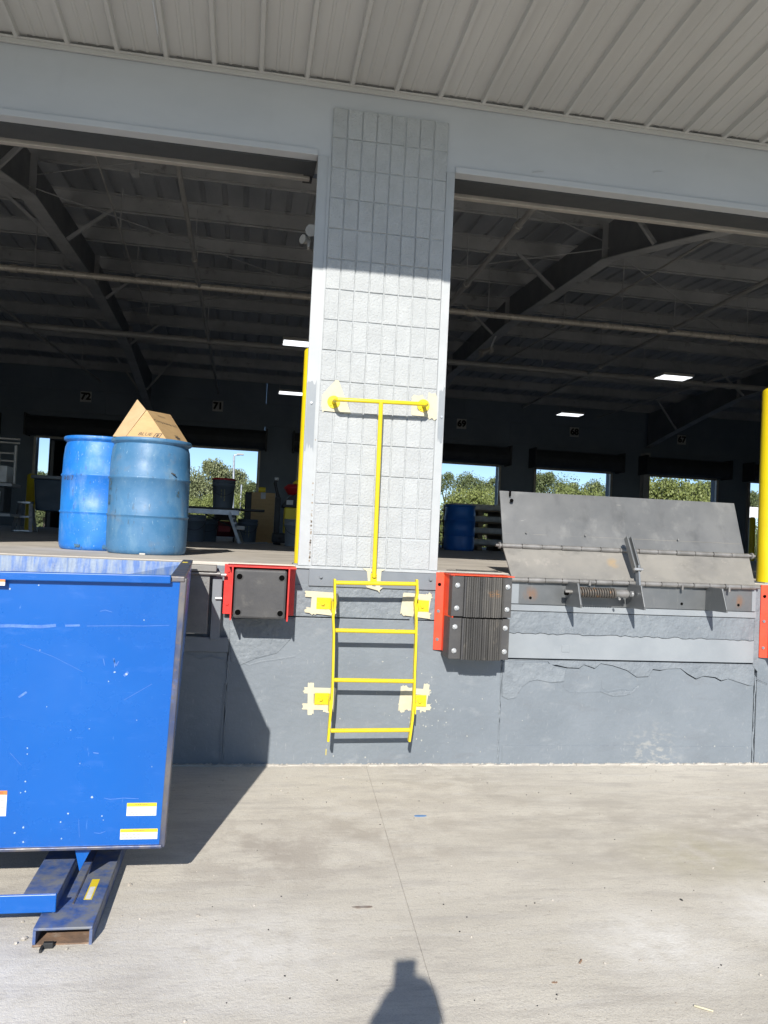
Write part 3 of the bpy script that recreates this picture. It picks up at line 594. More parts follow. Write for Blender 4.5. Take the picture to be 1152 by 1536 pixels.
# ================================================================== LADDER
LY = -.205
lad = thing('dock_ladder', 'yellow steel wall ladder with four rungs below the pillar', 'ladder', (.42, LY, .15))
def lp(x, y, Y=LY): return aty(x, y, Y)
railL = [(502, 868), (502, 890), (502.5, 905), (499.5, 925), (500.5, 950), (499.5, 1000), (498.5, 1030), (497, 1055), (494.5, 1080), (492, 1112)]
railR = [(625, 869), (625.5, 890), (622.5, 905), (624, 930), (623.5, 960), (622, 1000), (620.5, 1050), (618, 1080), (613.5, 1112)]
for R_ in (railL, railR):
    pts = [lp(*q) for q in R_]; mb = MB()
    for a, b in zip(pts[:-1], pts[1:]): mb.add(*(lambda q: (q.v, q.f))(MB().bar(a, b+(b-a).normalized()*.002, .011, .044, (1, 0, 0))))
    # bar(): width is along d x up -> y direction; keep 11 mm across x
    mb = MB()
    n = len(pts); vs_ = []; 
    for p in pts:
        for sx, sy in ((-1, -1), (1, -1), (1, 1), (-1, 1)): vs_.append(p+Vector((sx*.0075, sy*.022, 0)))
    fs_ = []
    for i in range(n-1):
        for k_ in range(4): a = i*4+k_; b = i*4+(k_+1) % 4; fs_.append((a, b, b+4, a+4))
    fs_ += [(0, 1, 2, 3), tuple((n-1)*4+k_ for k_ in (3, 2, 1, 0))]
    mb.add(vs_, fs_); raw('rail', mb, m_yel, lad, .004)
for (xa, ya, xb, yb) in ((503, 874, 625, 876), (503, 945.5, 622, 948), (501, 1020, 620, 1022), (496, 1096, 616, 1095)):
    raw('rung', MB().tube([lp(xa, ya), lp(xb, yb)], .0135, 12), m_yel, lad)
for (cx, cy, s_, rx) in ((485, 905, 1, 501), (634, 909, -1, 623), (482, 1048, 1, 497), (630, 1051, -1, 620.5)):
    c_ = aty(cx, cy, -.004); rp = lp(rx, cy+4)
    br = raw('bracket', MB().box(min(c_.x-.045, c_.x+.05) if s_ > 0 else c_.x-.04, c_.x+(.05 if s_ > 0 else .042), -.012, -.004, c_.z-.038, c_.z+.038), m_yel, lad, .003)
    mb = MB(); xx = c_.x+s_*.045; P = [(xx, -.012), (xx+s_*.012, -.03), (rp.x-s_*.012, -.17), (rp.x-s_*.010, -.225)]
    for (x0, y0), (x1, y1) in zip(P[:-1], P[1:]): mb.add(*(lambda q: (q.v, q.f))(MB().bar((x0, y0, c_.z), (x1, y1, c_.z-.004), .007, .074)))
    raw('bracket_arm', mb, m_yel, br)
    raw('bolt', MB().tube([(c_.x-.005, -.012, c_.z), (c_.x-.005, -.024, c_.z)], .013, 6), m_yel, br)
# ================================================================== T GRAB BAR
tb = thing('grab_bar', 'yellow T shaped steel grab bar fixed to the pillar above the ladder', 'grab bar', (.394, -.13, 1.25))
pl_ = aty(500.5, 603, -.008); pr_ = aty(635, 608.5, -.008)
A = aty(503, 599, -.135); Bp = aty(637, 606, -.135)
for q in (pl_, pr_): 
    fl = raw('wall_flange', MB().tube([(q.x, -.002, q.z), (q.x, -.012, q.z)], .042, 24), m_yel, tb)
    for a in (.9, 3.9): raw('bolt', MB().tube([(q.x+.028*math.cos(a), -.012, q.z+.028*math.sin(a)), (q.x+.028*math.cos(a), -.019, q.z+.028*math.sin(a))], .007, 6), m_yel, fl)
def bend(a, b, c_, n=5, r=.25):
    o = [a]
    for i in range(n+1):
        t = i/n; p = a.lerp(b, 1-r).lerp(b, t).lerp(b.lerp(c_, r*.4), t); o.append(p)
    return o
a0 = Vector((pl_.x, -.012, pl_.z)); b0 = Vector((pr_.x, -.012, pr_.z))
path = bend(a0, Vector((pl_.x, -.135, A.z)), A.lerp(Bp, .3))+list(reversed(bend(b0, Vector((pr_.x, -.135, Bp.z)), A.lerp(Bp, .7))))
raw('top_bar', MB().tube(path, .0135, 12), m_yel, tb)
mid = aty(571.5, 603, -.135); foot = aty(561, 866, -.032)
raw('upright', MB().tube([mid, mid.lerp(foot, .5), foot], .0148, 12), m_yel, tb)
f2 = aty(560, 868, -.012)
raw('foot_plate', MB().box(f2.x-.02, f2.x+.02, -.03, -.008, f2.z-.02, f2.z+.035), m_yel, tb, .003)

# ================================================================== MASKING TAPE
def tape(lab, strips, y0=-.0015):
    cx = sum(s_[0] for s_ in strips)/len(strips); cy = sum(s_[1] for s_ in strips)/len(strips); c_ = aty(cx, cy, 0)
    t = thing('masking_tape', lab, 'tape', (c_.x, -.001, c_.z), 'masking tape round the yellow fixings')
    for i, (x, y, wd_, hg, ang) in enumerate(strips):
        c_ = aty(x, y, 0); w_ = wd_/228.; h_ = hg/228.; rr = random.Random(int(x*7+y)); P = []
        n = 5
        if w_ > h_:
            P = [(-w_/2, -h_/2), (w_/2, -h_/2)]+[(w_/2+rr.uniform(-.008, .008), -h_/2+h_*(k_+1)/(n+1)) for k_ in range(n)]+[(w_/2, h_/2), (-w_/2, h_/2)]+[(-w_/2+rr.uniform(-.008, .008), h_/2-h_*(k_+1)/(n+1)) for k_ in range(n)]
        else:
            P = [(-w_/2, h_/2), (-w_/2, -h_/2)]+[(-w_/2+w_*(k_+1)/(n+1), -h_/2+rr.uniform(-.010, .008)) for k_ in range(n)]+[(w_/2, -h_/2), (w_/2, h_/2)]+[(w_/2-w_*(k_+1)/(n+1), h_/2+rr.uniform(-.006, .009)) for k_ in range(n)]
        ca, sa = math.cos(RAD(ang)), math.sin(RAD(ang))
        P = [(c_.x+x_*ca-z_*sa, c_.z+x_*sa+z_*ca) for x_, z_ in P]
        yy = y0-.0008*(i % 5)
        mb = MB(); mb.prism(P, 'y', yy-.0005, yy); raw('tape_strip', mb, m_tape, t)
tape('cream masking tape round the upper left ladder bracket', [(481, 892, 46, 9, -2), (471, 905, 9, 32, -3), (480, 917, 44, 8, -5), (501, 906, 9, 30, -6), (497, 915, 14, 10, -12)], -.006)
tape('cream masking tape round the upper right ladder bracket', [(626, 895, 44, 9, -3), (607, 906, 10, 32, -6), (640, 908, 9, 36, -8), (625, 921, 44, 9, -6), (614, 907, 14, 30, -4)], -.006)
tape('cream masking tape round the lower left ladder bracket', [(480, 1036, 48, 9, -1), (466, 1048, 9, 46, 2), (477, 1060, 46, 9, -1), (498, 1050, 9, 36, -3), (492, 1060, 12, 18, -10)])
tape('cream masking tape round the lower right ladder bracket', [(624, 1037, 44, 9, -4), (604, 1048, 10, 38, -4), (637, 1047, 9, 42, -6), (622, 1060, 50, 9, -1), (612, 1048, 16, 34, -4)])
def tape_poly(lab, polys, yb=-.0035):
    c_ = aty(*polys[0][0], 0); t = thing('masking_tape', lab, 'tape', (c_.x, -.002, c_.z), 'masking tape round the yellow fixings')
    for i, P in enumerate(polys):
        mb = MB(); mb.prism([(lambda p: (p.x, p.z))(aty(x, y, 0)) for x, y in P], 'y', yb-.0008*i, yb+.0006-.0008*i); raw('tape_strip', mb, m_tape, t)
tape_poly('cream masking tape fan behind the left flange of the grab bar', [[(503, 570), (508, 571), (526, 620), (516, 621), (500, 580)], [(485, 590), (503, 571), (507, 577), (487, 597)], [(483, 592), (490, 592), (488, 614), (484, 619), (482, 608)], [(484, 609), (523, 614), (527, 621), (484, 616)], [(486, 596), (504, 575), (518, 616), (485, 612)]])
tape_poly('cream masking tape patch behind the right flange of the grab bar', [[(617, 596), (621, 592), (628, 594), (634, 592), (636, 602), (620, 606)], [(617, 600), (626, 601), (624, 624), (617, 622)], [(643, 588), (647, 591), (653, 590), (656, 597), (655, 628), (651, 631), (648, 627), (643, 630), (640, 610)], [(618, 615), (650, 619), (651, 628), (618, 623)]])
tape_poly('cream masking tape strips behind the foot of the grab bar', [[(550, 853), (556, 854), (558, 880), (552, 880)], [(563, 854), (572, 855), (569, 889), (563, 882)], [(543, 852), (578, 854), (570, 858), (550, 857)], [(548, 878), (574, 881), (568, 886), (550, 881)]], -.0092)

# ================================================================== LEFT BUMPER
lb = thing('dock_bumper', 'moulded black rubber bumper in a red steel frame left of the ladder', 'bumper', (-.33, -.14, .96))
raw('back_plate', MB().box(-.552, -.100, -.012, -.001, .965, 1.283), m_red2, lb, .002)
for x0, x1 in ((-.503, -.493), (-.160, -.150)): raw('side_plate', MB().box(x0, x1, -.275, -.012, .955, 1.286), m_red2, lb, .002)
raw('top_plate', MB().box(-.530, -.110, -.255, -.012, 1.277, 1.287), m_red2, lb, .002)
mb = MB(); mb.box(-.485, -.168, -.285, -.012, .968, 1.268); rb_ = raw('rubber_block', mb, m_rubber, lb, .014)
for x_ in (-.455, -.20):
    for z_ in (1.005, 1.222):
        mb = MB(); n = 16
        mb.tube([(x_, -.2885, z_), (x_, -.287, z_)], .0175, n); o = raw('recess_shade_disc', mb, m_dark, rb_)  # flat black disc paints the shade of the recess, no real depth
        mb = MB(); vs_ = []; 
        for r_, y_ in ((.024, -.285), (.019, -.291), (.0165, -.2855)):
            vs_ += [(x_+r_*math.cos(2*math.pi*k_/n), y_, z_+r_*math.sin(2*math.pi*k_/n)) for k_ in range(n)]
        mb.add(vs_, [(j*n+k_, j*n+(k_+1) % n, (j+1)*n+(k_+1) % n, (j+1)*n+k_) for j in range(2) for k_ in range(n)], True); raw('recess_rim', mb, m_rubber, rb_)
for x_, z_ in ((-.527, 1.24), (-.527, 1.03), (-.122, 1.19), (-.122, 1.03)):
    raw('bolt', MB().tube([(x_, -.012, z_), (x_, -.020, z_)], .010, 8), m_red2, lb)
# ================================================================== RIGHT BUMPER
rb = thing('laminated_bumper', 'pair of stacked black laminated rubber dock bumpers right of the ladder', 'bumper', (1.09, -.12, .74))
raw('top_plate', MB().box(.885, 1.315, -.215, -.001, 1.277, 1.284), m_red, rb, .001)
for z0, z1, dx in ((1.012, 1.274, 0), (.738, 1.006, -.006)):
    x0 = .985+dx; x1 = 1.238+dx; n = 17; w_ = (x1-x0)/n
    for i in range(n):
        o = raw('rubber_ply', MB().box(x0+i*w_+.0012, x0+(i+1)*w_-.0012, -.25+random.uniform(-.004, .004)-(.0 if 1 < i < n-2 else -.004), -.02, z0+random.uniform(0, .003), z1-random.uniform(0, .003)), m_ply, rb, .0018)
    for (xa, xb, sx) in ((.898+dx, x0+.001, 1), (x1-.001, 1.300+dx, -1)):
        en = raw('end_angle', MB().box(xa, xb, -.212, -.204, z0+.002, z1-.002), m_rubber, rb, .002)
        if sx > 0:
            raw('end_web', MB().box(xb-.012, xb-.002, -.242, -.02, z0+.002, z1-.002), m_rubber, en)
            raw('side_web', MB().box(xa, xa+.01, -.204, -.012, z0+.002, z1-.002), m_rubber, en)
        else: raw('side_web', MB().box(xb-.010, xb, -.204, -.012, z0+.002, z1-.002), m_rubber, en)
        for z_ in (z0+.055, z1-.060):
            xm = (xa+xb)/2-(.010 if sx > 0 else -.002)
            o = raw('bolt', MB().tube([(xm, -.213, z_), (xm, -.217, z_)], .0165, 16).tube([(xm, -.217, z_), (xm, -.229, z_)], .0105, 6), m_zinc, en)
            if sx > 0: raw('rivet', MB().tube([(xb-.001, -.225, z_+.005), (xb+.007, -.235, z_+.005)], .007, 8), m_rubber, en)
def red_angle(lab, dx, w1=.083, z0=.768, z1=1.284, fin=True):
    t = thing('red_bracket', lab, 'bracket', (.85+dx, -.02, z0), 'red steel brackets beside the bumpers')
    a = .838+dx
    raw('wall_flange', MB().prism([(a, -.012), (a+w1*.62, -.030), (a+w1*.62, -.022), (a, -.002)], 'z', z0, z1), m_red, t, .001)
    if fin:
        mb = MB(); x0 = a+w1*.62; x1 = .905+dx
        mb.add([(x0, -.030, z0), (x1, -.212, z0-.004), (x1, -.212, z1), (x0, -.030, z1), (x0+.008, -.026, z0), (x1+.008, -.208, z0-.004), (x1+.008, -.208, z1), (x0+.008, -.026, z1)], [(0, 1, 2, 3), (5, 4, 7, 6), (0, 4, 5, 1), (3, 2, 6, 7), (1, 5, 6, 2), (0, 3, 7, 4)]); raw('fin_plate', mb, m_red, t)
    for z_ in (z1-.08, (z0+z1)/2, z0+.07):
        raw('bolt', MB().tube([(a+.022, -.016, z_), (a+.022, -.026, z_)], .011, 8), m_gsteel if z_ < z1-.1 else m_dark, t)
        if fin: raw('bolt_hole_disc', MB().tube([(a+w1*.62+.016, -.078, z_+.002), (a+w1*.62+.0145, -.083, z_+.002)], .010, 10), m_red, t)
    return t
red_angle('red steel angle bracket between the ladder and the laminated bumpers', 0)
red_angle('red steel bracket below the right yellow bollard at the photo edge', 2.405, z0=.765)

# ================================================================== EDGE OF DOCK LEVELLER (right)
lv = thing('dock_leveller', 'raised steel edge of dock leveller with hinged plates and spring under the right opening', 'dock leveller', (2.3, 0, 1.1))
fp = raw('face_plate', MB().box(1.345, 3.195, -.020, -.011, 1.092, 1.262), m_face, lv, .001)
for x_, z_ in ((1.50, 1.135), (3.06, 1.135), (2.62, 1.13)): raw('bolt_hole_disc', MB().tube([(x_, -.0205, z_), (x_, -.022, z_)], .010, 12), m_dark, fp)  # black discs on the plate stand in for shaded holes
for (x0, x1) in ((1.346, 1.415), (3.165, 3.194)): raw('pale_end_plate', MB().box(x0, x1, -.0225, -.0202, 1.094, 1.258), m_glight, fp)
HL = [aty(764, 869, -.04), aty(1130, 881, -.04)]; HU = [aty(753, 818, .12), aty(1124, 834, .12)]; TP = [aty(749.5, 736, .26), aty(1101, 755, .26)]
def plate(a, b, c_, d, th, name, m, nx=12, nz=4, wob=.002):
    a, b, c_, d = map(Vector, (a, b, c_, d)); nn = (b-a).cross(d-a).normalized()
    if nn.y > 0: nn = -nn
    vs_ = []; fs_ = []; rr = random.Random(3)
    for s_ in (0, 1):
        for j in range(nz+1):
            for i in range(nx+1):
                u_ = i/nx; v_ = j/nz; p = a.lerp(b, u_).lerp(d.lerp(c_, u_), v_)
                p = p+nn*(wob*math.sin(u_*5+v_*2)*math.sin(v_*3.1)-th*s_); vs_.append(p)
    W_ = nx+1; K_ = W_*(nz+1)
    for j in range(nz):
        for i in range(nx):
            q = j*W_+i; fs_ += [(q, q+1, q+W_+1, q+W_), (K_+q, K_+q+W_, K_+q+W_+1, K_+q+1)]
    for i in range(nx): fs_ += [(i, K_+i, K_+i+1, i+1), (nz*W_+i, nz*W_+i+1, K_+nz*W_+i+1, K_+nz*W_+i)]
    for j in range(nz): q = j*W_; fs_ += [(q, q+W_, K_+q+W_, K_+q)]; q += nx; fs_ += [(q, K_+q, K_+q+W_, q+W_)]
    return raw(name, MB().add(vs_, fs_), m, lv)
up_ = Vector((0, .03, .015))
plate(HL[0]+Vector((.02, .008, .012)), HL[1]+Vector((.02, .008, .012)), HU[1]-Vector((.0, 0, .016)), HU[0]+Vector((.01, 0, -.016)), .012, 'lower_plate', m_dustplate)
plate(HU[0]+Vector((.008, .004, .016)), HU[1]+Vector((-.04, .004, .016)), TP[1], TP[0], .012, 'upper_plate', m_dplate)
n_ = (TP[0]-HU[0]).normalized()
q = aty(766, 751, .225); raw('lifting_hole_shade', MB().tube([q+Vector((0, -.02, 0)), q+Vector((0, -.0215, 0))], .014, 12), m_dark, lv)  # flat black disc as the shade of the hole
q = aty(764.5, 741, .24); raw('lifting_slot_shade', MB().box(q.x-.005, q.x+.005, q.y-.018, q.y+.0, q.z-.016, q.z+.02), m_dark, lv)  # black block painted as the dark inside of the slot
# faint weld line on upper plate
w0 = HU[0].lerp(TP[0], .22)+Vector((.01, -.0135, 0)); w1 = HU[1].lerp(TP[1], .22)+Vector((-.04, -.0135, 0)); 
raw('weld_line', MB().tube([w0.lerp(w1, i/20)+Vector((0, .0125+random.uniform(-.001, .001), 0)) for i in range(21)], .0018, 5), m_dustplate, lv)
for u_ in (.09, .33, .72): q = w0.lerp(w1, u_); raw('rivet', MB().tube([q+Vector((0, .0, .012)), q+Vector((0, -.008, .012))], .006, 8), m_hinge, lv)
def hinge(a, b, r, n, ext):
    a = Vector(a); b = Vector(b); L_ = (b-a)
    for i in range(n):
        t0 = i/n; t1 = (i+1)/n-.004; p0 = a+L_*t0; p1 = a+L_*t1
        off = Vector((0, -.002 if i % 2 else 0, 0)); raw('hinge_knuckle', MB().tube([p0+off, p1+off], r*(1 if i % 2 else .94), 10), m_hinge, lv)
    d = L_.normalized(); raw('hinge_pin', MB().tube([a-d*ext, b+d*ext], r*.55, 8), m_hinge, lv)
hinge(HL[0]+Vector((.01, 0, 0)), HL[1]+Vector((.02, 0, 0)), .019, 15, .03); hinge(HU[0], HU[1], .018, 13, .045)
for (e, s_) in ((HU[0], -1), (HU[1], 1)): raw('pin_washer', MB().tube([e+Vector((s_*.012, 0, 0)), e+Vector((s_*.024, 0, 0))], .024, 10), m_hinge, lv)
for x_, y_ in ((885, 873), (1024, 880), (1094, 883)):
    q = aty(x_, y_, -.06); raw('grease_fitting', MB().tube([q+Vector((0, 0, .01)), q-Vector((0, 0, .024))], .009, 8), m_hinge, lv)
# prop arm: two flat bars and a post
a1 = aty(939, 806, .02); a2 = aty(953, 858, -.10)
for d_ in (0, .032): raw('prop_bar', MB().bar(a1+Vector((d_, 0, 0)), a2+Vector((d_, 0, 0)), .050, .011, (1, 0, 0)), m_face, lv, .002)
raw('prop_web', MB().bar(a1+Vector((.016, .02, .0)), a2+Vector((.016, .02, 0)), .006, .022, (1, 0, 0)), m_face, lv)
raw('prop_bolt', MB().tube([a2+Vector((-.014, -.01, .02)), a2+Vector((.048, -.01, .02))], .010, 8), m_zinc, lv)
raw('prop_post', MB().bar(aty(956, 848, -.08), aty(958, 884, -.09), .012, .05, (0, 1, 0)), m_gsteel, lv, .002)
# fins and spring
for fx in (1.757, 2.208, 2.807):
    mb = MB(); mb.prism([(-.02, 1.258), (-.215, 1.258), (-.275, 1.120), (-.272, 1.098), (-.02, 1.092)], 'x', fx-.006, fx+.006); raw('support_fin', mb, m_face, lv, .002)
sx0 = 1.775; sx1 = 2.06; sy = -.13; sz_ = 1.193
pts = [(sx0+(sx1-sx0)*i/280., sy+.030*math.cos(i*2*math.pi*16/280), sz_+.030*math.sin(i*2*math.pi*16/280)) for i in range(281)]
raw('coil_spring', MB().tube(pts, .0068, 6), m_spring, lv)
raw('spring_rod', MB().tube([(1.70, sy, sz_), (2.16, sy, sz_)], .014, 8), m_hinge, lv)
raw('spring_tube', MB().tube([(2.05, sy, sz_), (2.15, sy, sz_)], .028, 12), m_hinge, lv, .002)
raw('rod_nut', MB().tube([(2.175, sy, sz_-.0), (2.19, sy, sz_)], .022, 6), m_zinc, lv)
raw('pin_head', MB().tube([(1.70, sy, sz_-.01), (1.725, sy, sz_-.01)], .014, 8), m_dark, lv)
raw('set_bolt', MB().tube([(2.075, sy-.03, sz_-.03), (2.075, sy-.045, sz_-.035)], .008, 8), m_zinc, lv)

# ================================================================== LEFT LEVELLER (behind the hopper)
ll = thing('dock_leveller', 'stowed chequer plate leveller lip between the blue hopper and the red framed bumper', 'dock leveller', (-.9, -.05, 1.0))
m_cheq = mat('chequer_plate', (.16, .162, .165), (.21, .21, .205), 6, .5, .4, bump=.4, bscale=50, marks=[((.22, .2, .18), 20, I3, .6, .7, .4)])
raw('lip_plate', MB().box(-1.8, -.640, -.055, -.045, .84, 1.215), m_cheq, ll, .002)
mb = MB()
for i in range(46):
    for j in range(15):
        x_ = -1.78+i*.0248; z_ = .86+j*.0235; a = RAD(45 if (i+j) % 2 else -45)
        if x_ > -.65: continue
        mb.box(-.008, .008, -.0580, -.0548, -.0026, .0026, Matrix.Translation((x_, 0, z_)) @ Matrix.Rotation(a, 4, 'Y'))
raw('raised_lozenges', mb, m_cheq, ll)['kind'] = 'stuff'
raw('deck_edge', MB().box(-1.8, -.600, -.10, .01, 1.235, 1.274), m_dustplate, ll, .004)
raw('hinge_tube', MB().tube([(-1.8, -.07, 1.222), (-.575, -.07, 1.222)], .013, 8), m_hinge, ll)
raw('side_channel', MB().box(-.622, -.562, -.030, -.003, .80, 1.20), m_gsteel, ll, .003)
raw('pin', MB().tube([(-.60, -.05, 1.215), (-.54, -.05, 1.215)], .011, 8), m_zinc, ll)
raw('pin', MB().tube([(-.600, -.04, 1.065), (-.56, -.04, 1.065)], .010, 8), m_zinc, ll)
raw('bottom_channel', MB().box(-2.4, -.502, -.018, -.001, .722, .815), m_gsteel, ll, .003)

# ================================================================== BOLLARDS
def bollard(x, y, z0, z1, r, lab, grp=None):
    t = thing('bollard', lab, 'bollard', (x, y, z0), grp)
    pr = [(r, 0), (r, z1-z0-r*.5)]+[(r*math.cos(a), z1-z0-r*.5+r*.5*math.sin(a)) for a in (.3, .6, .9, 1.2, 1.45)]
    raw('post', MB().lathe(pr, (x, y, z0), 28), m_ywarn, t)
    raw('base_plate', MB().box(x-r*1.15, x+r*1.15, y-r*1.15, y+r*1.15, z0, z0+.008), m_gsteel, t)
    return t
bollard(aty(440.5, 845, .16).x+.058, .16, H, aty(462, 521, .16).z, .057, 'tall yellow bollard seen edge-on just left of the block pillar')
p = aty(1137, 872, .16); bollard(p.x+.085, .16, H, aty(1155, 580, .16).z, .085, 'thick yellow bollard at the right photo edge above the leveller')

# ================================================================== HOPPER
hp = thing('tipping_hopper', 'large blue steel self dumping hopper parked against the dock', 'hopper', (-1.45, -1.1, 0))
HX0, HX1, HY = -2.25, -.705, -1.88
BL = aty(243, 1270, HY); TR = aty(276, 866, HY)
m_ = MB(); m_.add([(HX0, HY, .215), (BL.x, HY, BL.z), (TR.x, HY, 1.285), (HX0, HY, 1.262), (HX0, HY+.006, .215), (BL.x, HY+.006, BL.z), (TR.x, HY+.006, 1.285), (HX0, HY+.006, 1.262)], [(0, 1, 2, 3), (7, 6, 5, 4), (0, 4, 5, 1), (1, 5, 6, 2), (2, 6, 7, 3), (3, 7, 4, 0)])
fpn = raw('front_panel', m_, m_blue, hp)
lp_ = raw('top_lip', MB().add([(HX0, HY-.030, 1.258), (-.722, HY-.030, 1.279), (-.722, HY-.030, 1.312), (HX0, HY-.030, 1.291), (HX0, HY+.01, 1.258), (-.722, HY+.01, 1.279), (-.722, HY+.01, 1.312), (HX0, HY+.01, 1.291)], [(0, 1, 2, 3), (7, 6, 5, 4), (0, 4, 5, 1), (1, 5, 6, 2), (2, 6, 7, 3), (3, 7, 4, 0)]), m_blue, hp, .004)
raw('bottom_lip', MB().add([(HX0, HY-.012, .212), (BL.x, HY-.012, .218), (BL.x, HY-.012, .231), (HX0, HY-.012, .225), (HX0, HY+.01, .212), (BL.x, HY+.01, .218), (BL.x, HY+.01, .231), (HX0, HY+.01, .225)], [(0, 1, 2, 3), (7, 6, 5, 4), (0, 4, 5, 1), (1, 5, 6, 2), (2, 6, 7, 3), (3, 7, 4, 0)]), m_edge, hp, .003)
# side plate (right): pentagon leaning very slightly with the panel
def side(xb, xt, m, name, tp_=1):
    P = [(HY+.006, .22), (-1.5, .22), (-.22, .95), (-.22, 1.285), (HY+.006, 1.285)]
    vs_ = []
    for dx in (0, -.006):
        vs_ += [(xb+(xt-xb)*(z-.22)/1.065+dx-.045*(y-HY)*tp_, y, z) for y, z in P]
    return raw(name, MB().add(vs_, [(0, 1, 2, 3, 4), (9, 8, 7, 6, 5)]+[(i, 5+i, 5+(i+1) % 5, (i+1) % 5) for i in range(5)]), m, hp)
side(BL.x+.002, TR.x+.002, m_blue, 'side_panel'); side(HX0, HX0, m_blue, 'side_panel', 0)
raw('corner_flange', MB().add([(BL.x-.012, HY-.004, .22), (BL.x+.010, HY-.004, .22), (TR.x+.012, HY-.004, 1.30), (TR.x-.014, HY-.004, 1.30), (BL.x-.012, HY+.02, .22), (BL.x+.010, HY+.05, .22), (TR.x+.012, HY+.05, 1.30), (TR.x-.014, HY+.02, 1.30)], [(0, 1, 2, 3), (7, 6, 5, 4), (0, 4, 5, 1), (1, 5, 6, 2), (2, 6, 7, 3), (3, 7, 4, 0)]), m_edge, hp, .003)
raw('side_rim', MB().prism([(-.728, HY-.01), (-.668, HY-.01), (-.742, -.20), (-.802, -.20)], 'z', 1.286, 1.308), m_edge, hp, .004)
raw('side_rim', MB().box(HX0-.02, HX0+.03, HY-.01, -.20, 1.27, 1.300), m_edge, hp, .004)
mb = MB(); mb.add([(HX0, -.28, .95), (-.756, -.24, .95), (-.749, -.235, 1.292), (HX0, -.235, 1.292), (HX0, -.27, .95), (-.756, -.23, .95), (-.749, -.225, 1.292), (HX0, -.225, 1.292)], [(0, 1, 2, 3), (7, 6, 5, 4), (0, 4, 5, 1), (1, 5, 6, 2), (2, 6, 7, 3), (3, 7, 4, 0)]); raw('far_panel', mb, m_bluein, hp)
mb = MB(); mb.add([(HX0, -1.5, .224), (-.7215, -1.5, .224), (-.757, -.25, .95), (HX0, -.25, .95), (HX0, -1.5, .217), (-.7215, -1.5, .217), (-.757, -.25, .943), (HX0, -.25, .943)], [(0, 1, 2, 3), (7, 6, 5, 4), (0, 4, 5, 1), (1, 5, 6, 2), (2, 6, 7, 3), (3, 7, 4, 0)]); mb.box(HX0, -.7215, HY+.006, -1.5, .214, .222); raw('hopper_floor', mb, m_bluein, hp)
raw('chipped_mark', MB().box(-.775, -.745, -.62, -.54, 1.3082, 1.3092), m_warny, hp)
# chips and scrapes on the painted face, where the photo shows them
mb = MB(); rr = random.Random(3)
for (x, y, s_) in ((31, 1189, 1), (38, 1172, 1), (38, 1187, 1), (138, 1196, 1.6), (102, 1220, 1.2), (35, 1241, 1.2), (22, 1249, 1.2), (35, 1263, 1.3), (92, 1258, 1), (91, 1233, 1), (153, 1224, 1), (155, 1230, .8), (41, 1122, 1), (41, 1131, 1), (106, 1095, .7), (134, 1093, .7), (172, 1008, 1.4), (216, 930, 1), (15, 883, 1.2), (58, 878, 1), (190, 1011, 1.6), (163, 1022, 1), (120, 1145, .7), (70, 1060, .7), (205, 1080, .8), (228, 1150, .8), (60, 975, .8)):
    p = aty(x, y, HY); q = .0034*s_
    pts = [(p.x+q*rr.uniform(.5, 1.1)*math.cos(a), p.z+q*rr.uniform(.5, 1.3)*math.sin(a)) for a in (0, 1.2, 2.5, 3.7, 5)]
    mb.prism(pts, 'y', HY-.0012, HY-.0002)
raw('paint_chips', mb, mat('chip_white', (.34, .42, .54), None, 3, .6), fpn)['kind'] = 'stuff'
def scr(pts, wd_):
    for (a, b) in zip(pts[:-1], pts[1:]):
        A_ = aty(*a, HY); B_ = aty(*b, HY); d = (B_-A_).normalized(); n = Vector((-d.z, 0, d.x))*wd_/2
        mb.prism([(A_.x+n.x, A_.z+n.z), (B_.x+n.x, B_.z+n.z), (B_.x-n.x, B_.z-n.z), (A_.x-n.x, A_.z-n.z)], 'y', HY-.0008, HY-.0001)
mb = MB()
scr([(0, 939), (20, 938.5), (40, 939.5), (62, 940), (84, 938)], .012); scr([(98, 938.5), (120, 938)], .008); scr([(130, 939), (190, 938.5), (215, 939), (254, 938)], .002)
scr([(150, 917), (158, 915), (168, 918)], .002); scr([(170, 988), (174, 999), (178, 992)], .004); scr([(171, 987), (172, 1001)], .003); scr([(155, 988), (157, 998)], .0025)
scr([(186, 1014), (192, 1008)], .010); scr([(186, 1050), (228, 1026)], .0015); scr([(30, 966), (80, 985), (125, 1008)], .001); scr([(28, 1046), (40, 1038)], .008)
scr([(156, 1197), (165, 1199), (185, 1197), (208, 1198)], .002); scr([(141, 1249), (150, 1250), (158, 1247)], .002); scr([(140, 1129), (148, 1130)], .004); scr([(15, 1129), (32, 1148)], .0012); scr([(118, 1228), (119, 1256)], .0012)
raw('scrape_marks', mb, mat('scrape_blue', (.09, .20, .50), (.05, .14, .46), 60, .6), fpn)['kind'] = 'stuff'
# skid base
def channel(x0, x1, y0, y1, z1, name='fork_pocket'):
    th = .010
    t = raw(name, MB().box(x0, x1, y0, y1, z1-th, z1), m_bluedust, hp, .003)
    raw('pocket_wall', MB().box(x0, x0+th, y0, y1, .0, z1-th), m_bluedust, t); raw('pocket_wall', MB().box(x1-th, x1, y0, y1, .0, z1-th), m_bluedust, t)
    raw('pocket_floor', MB().box(x0+th, x1-th, y0+.005, y1, .001, .006), m_rust, t)
    raw('pocket_seam', MB().box((x0+x1)/2-.005, (x0+x1)/2+.001, y0+.18, y1, z1+.0002, z1+.0030), m_edge, t)
    return t
ch = channel(-1.105, -.903, -2.195, -.45, .064)
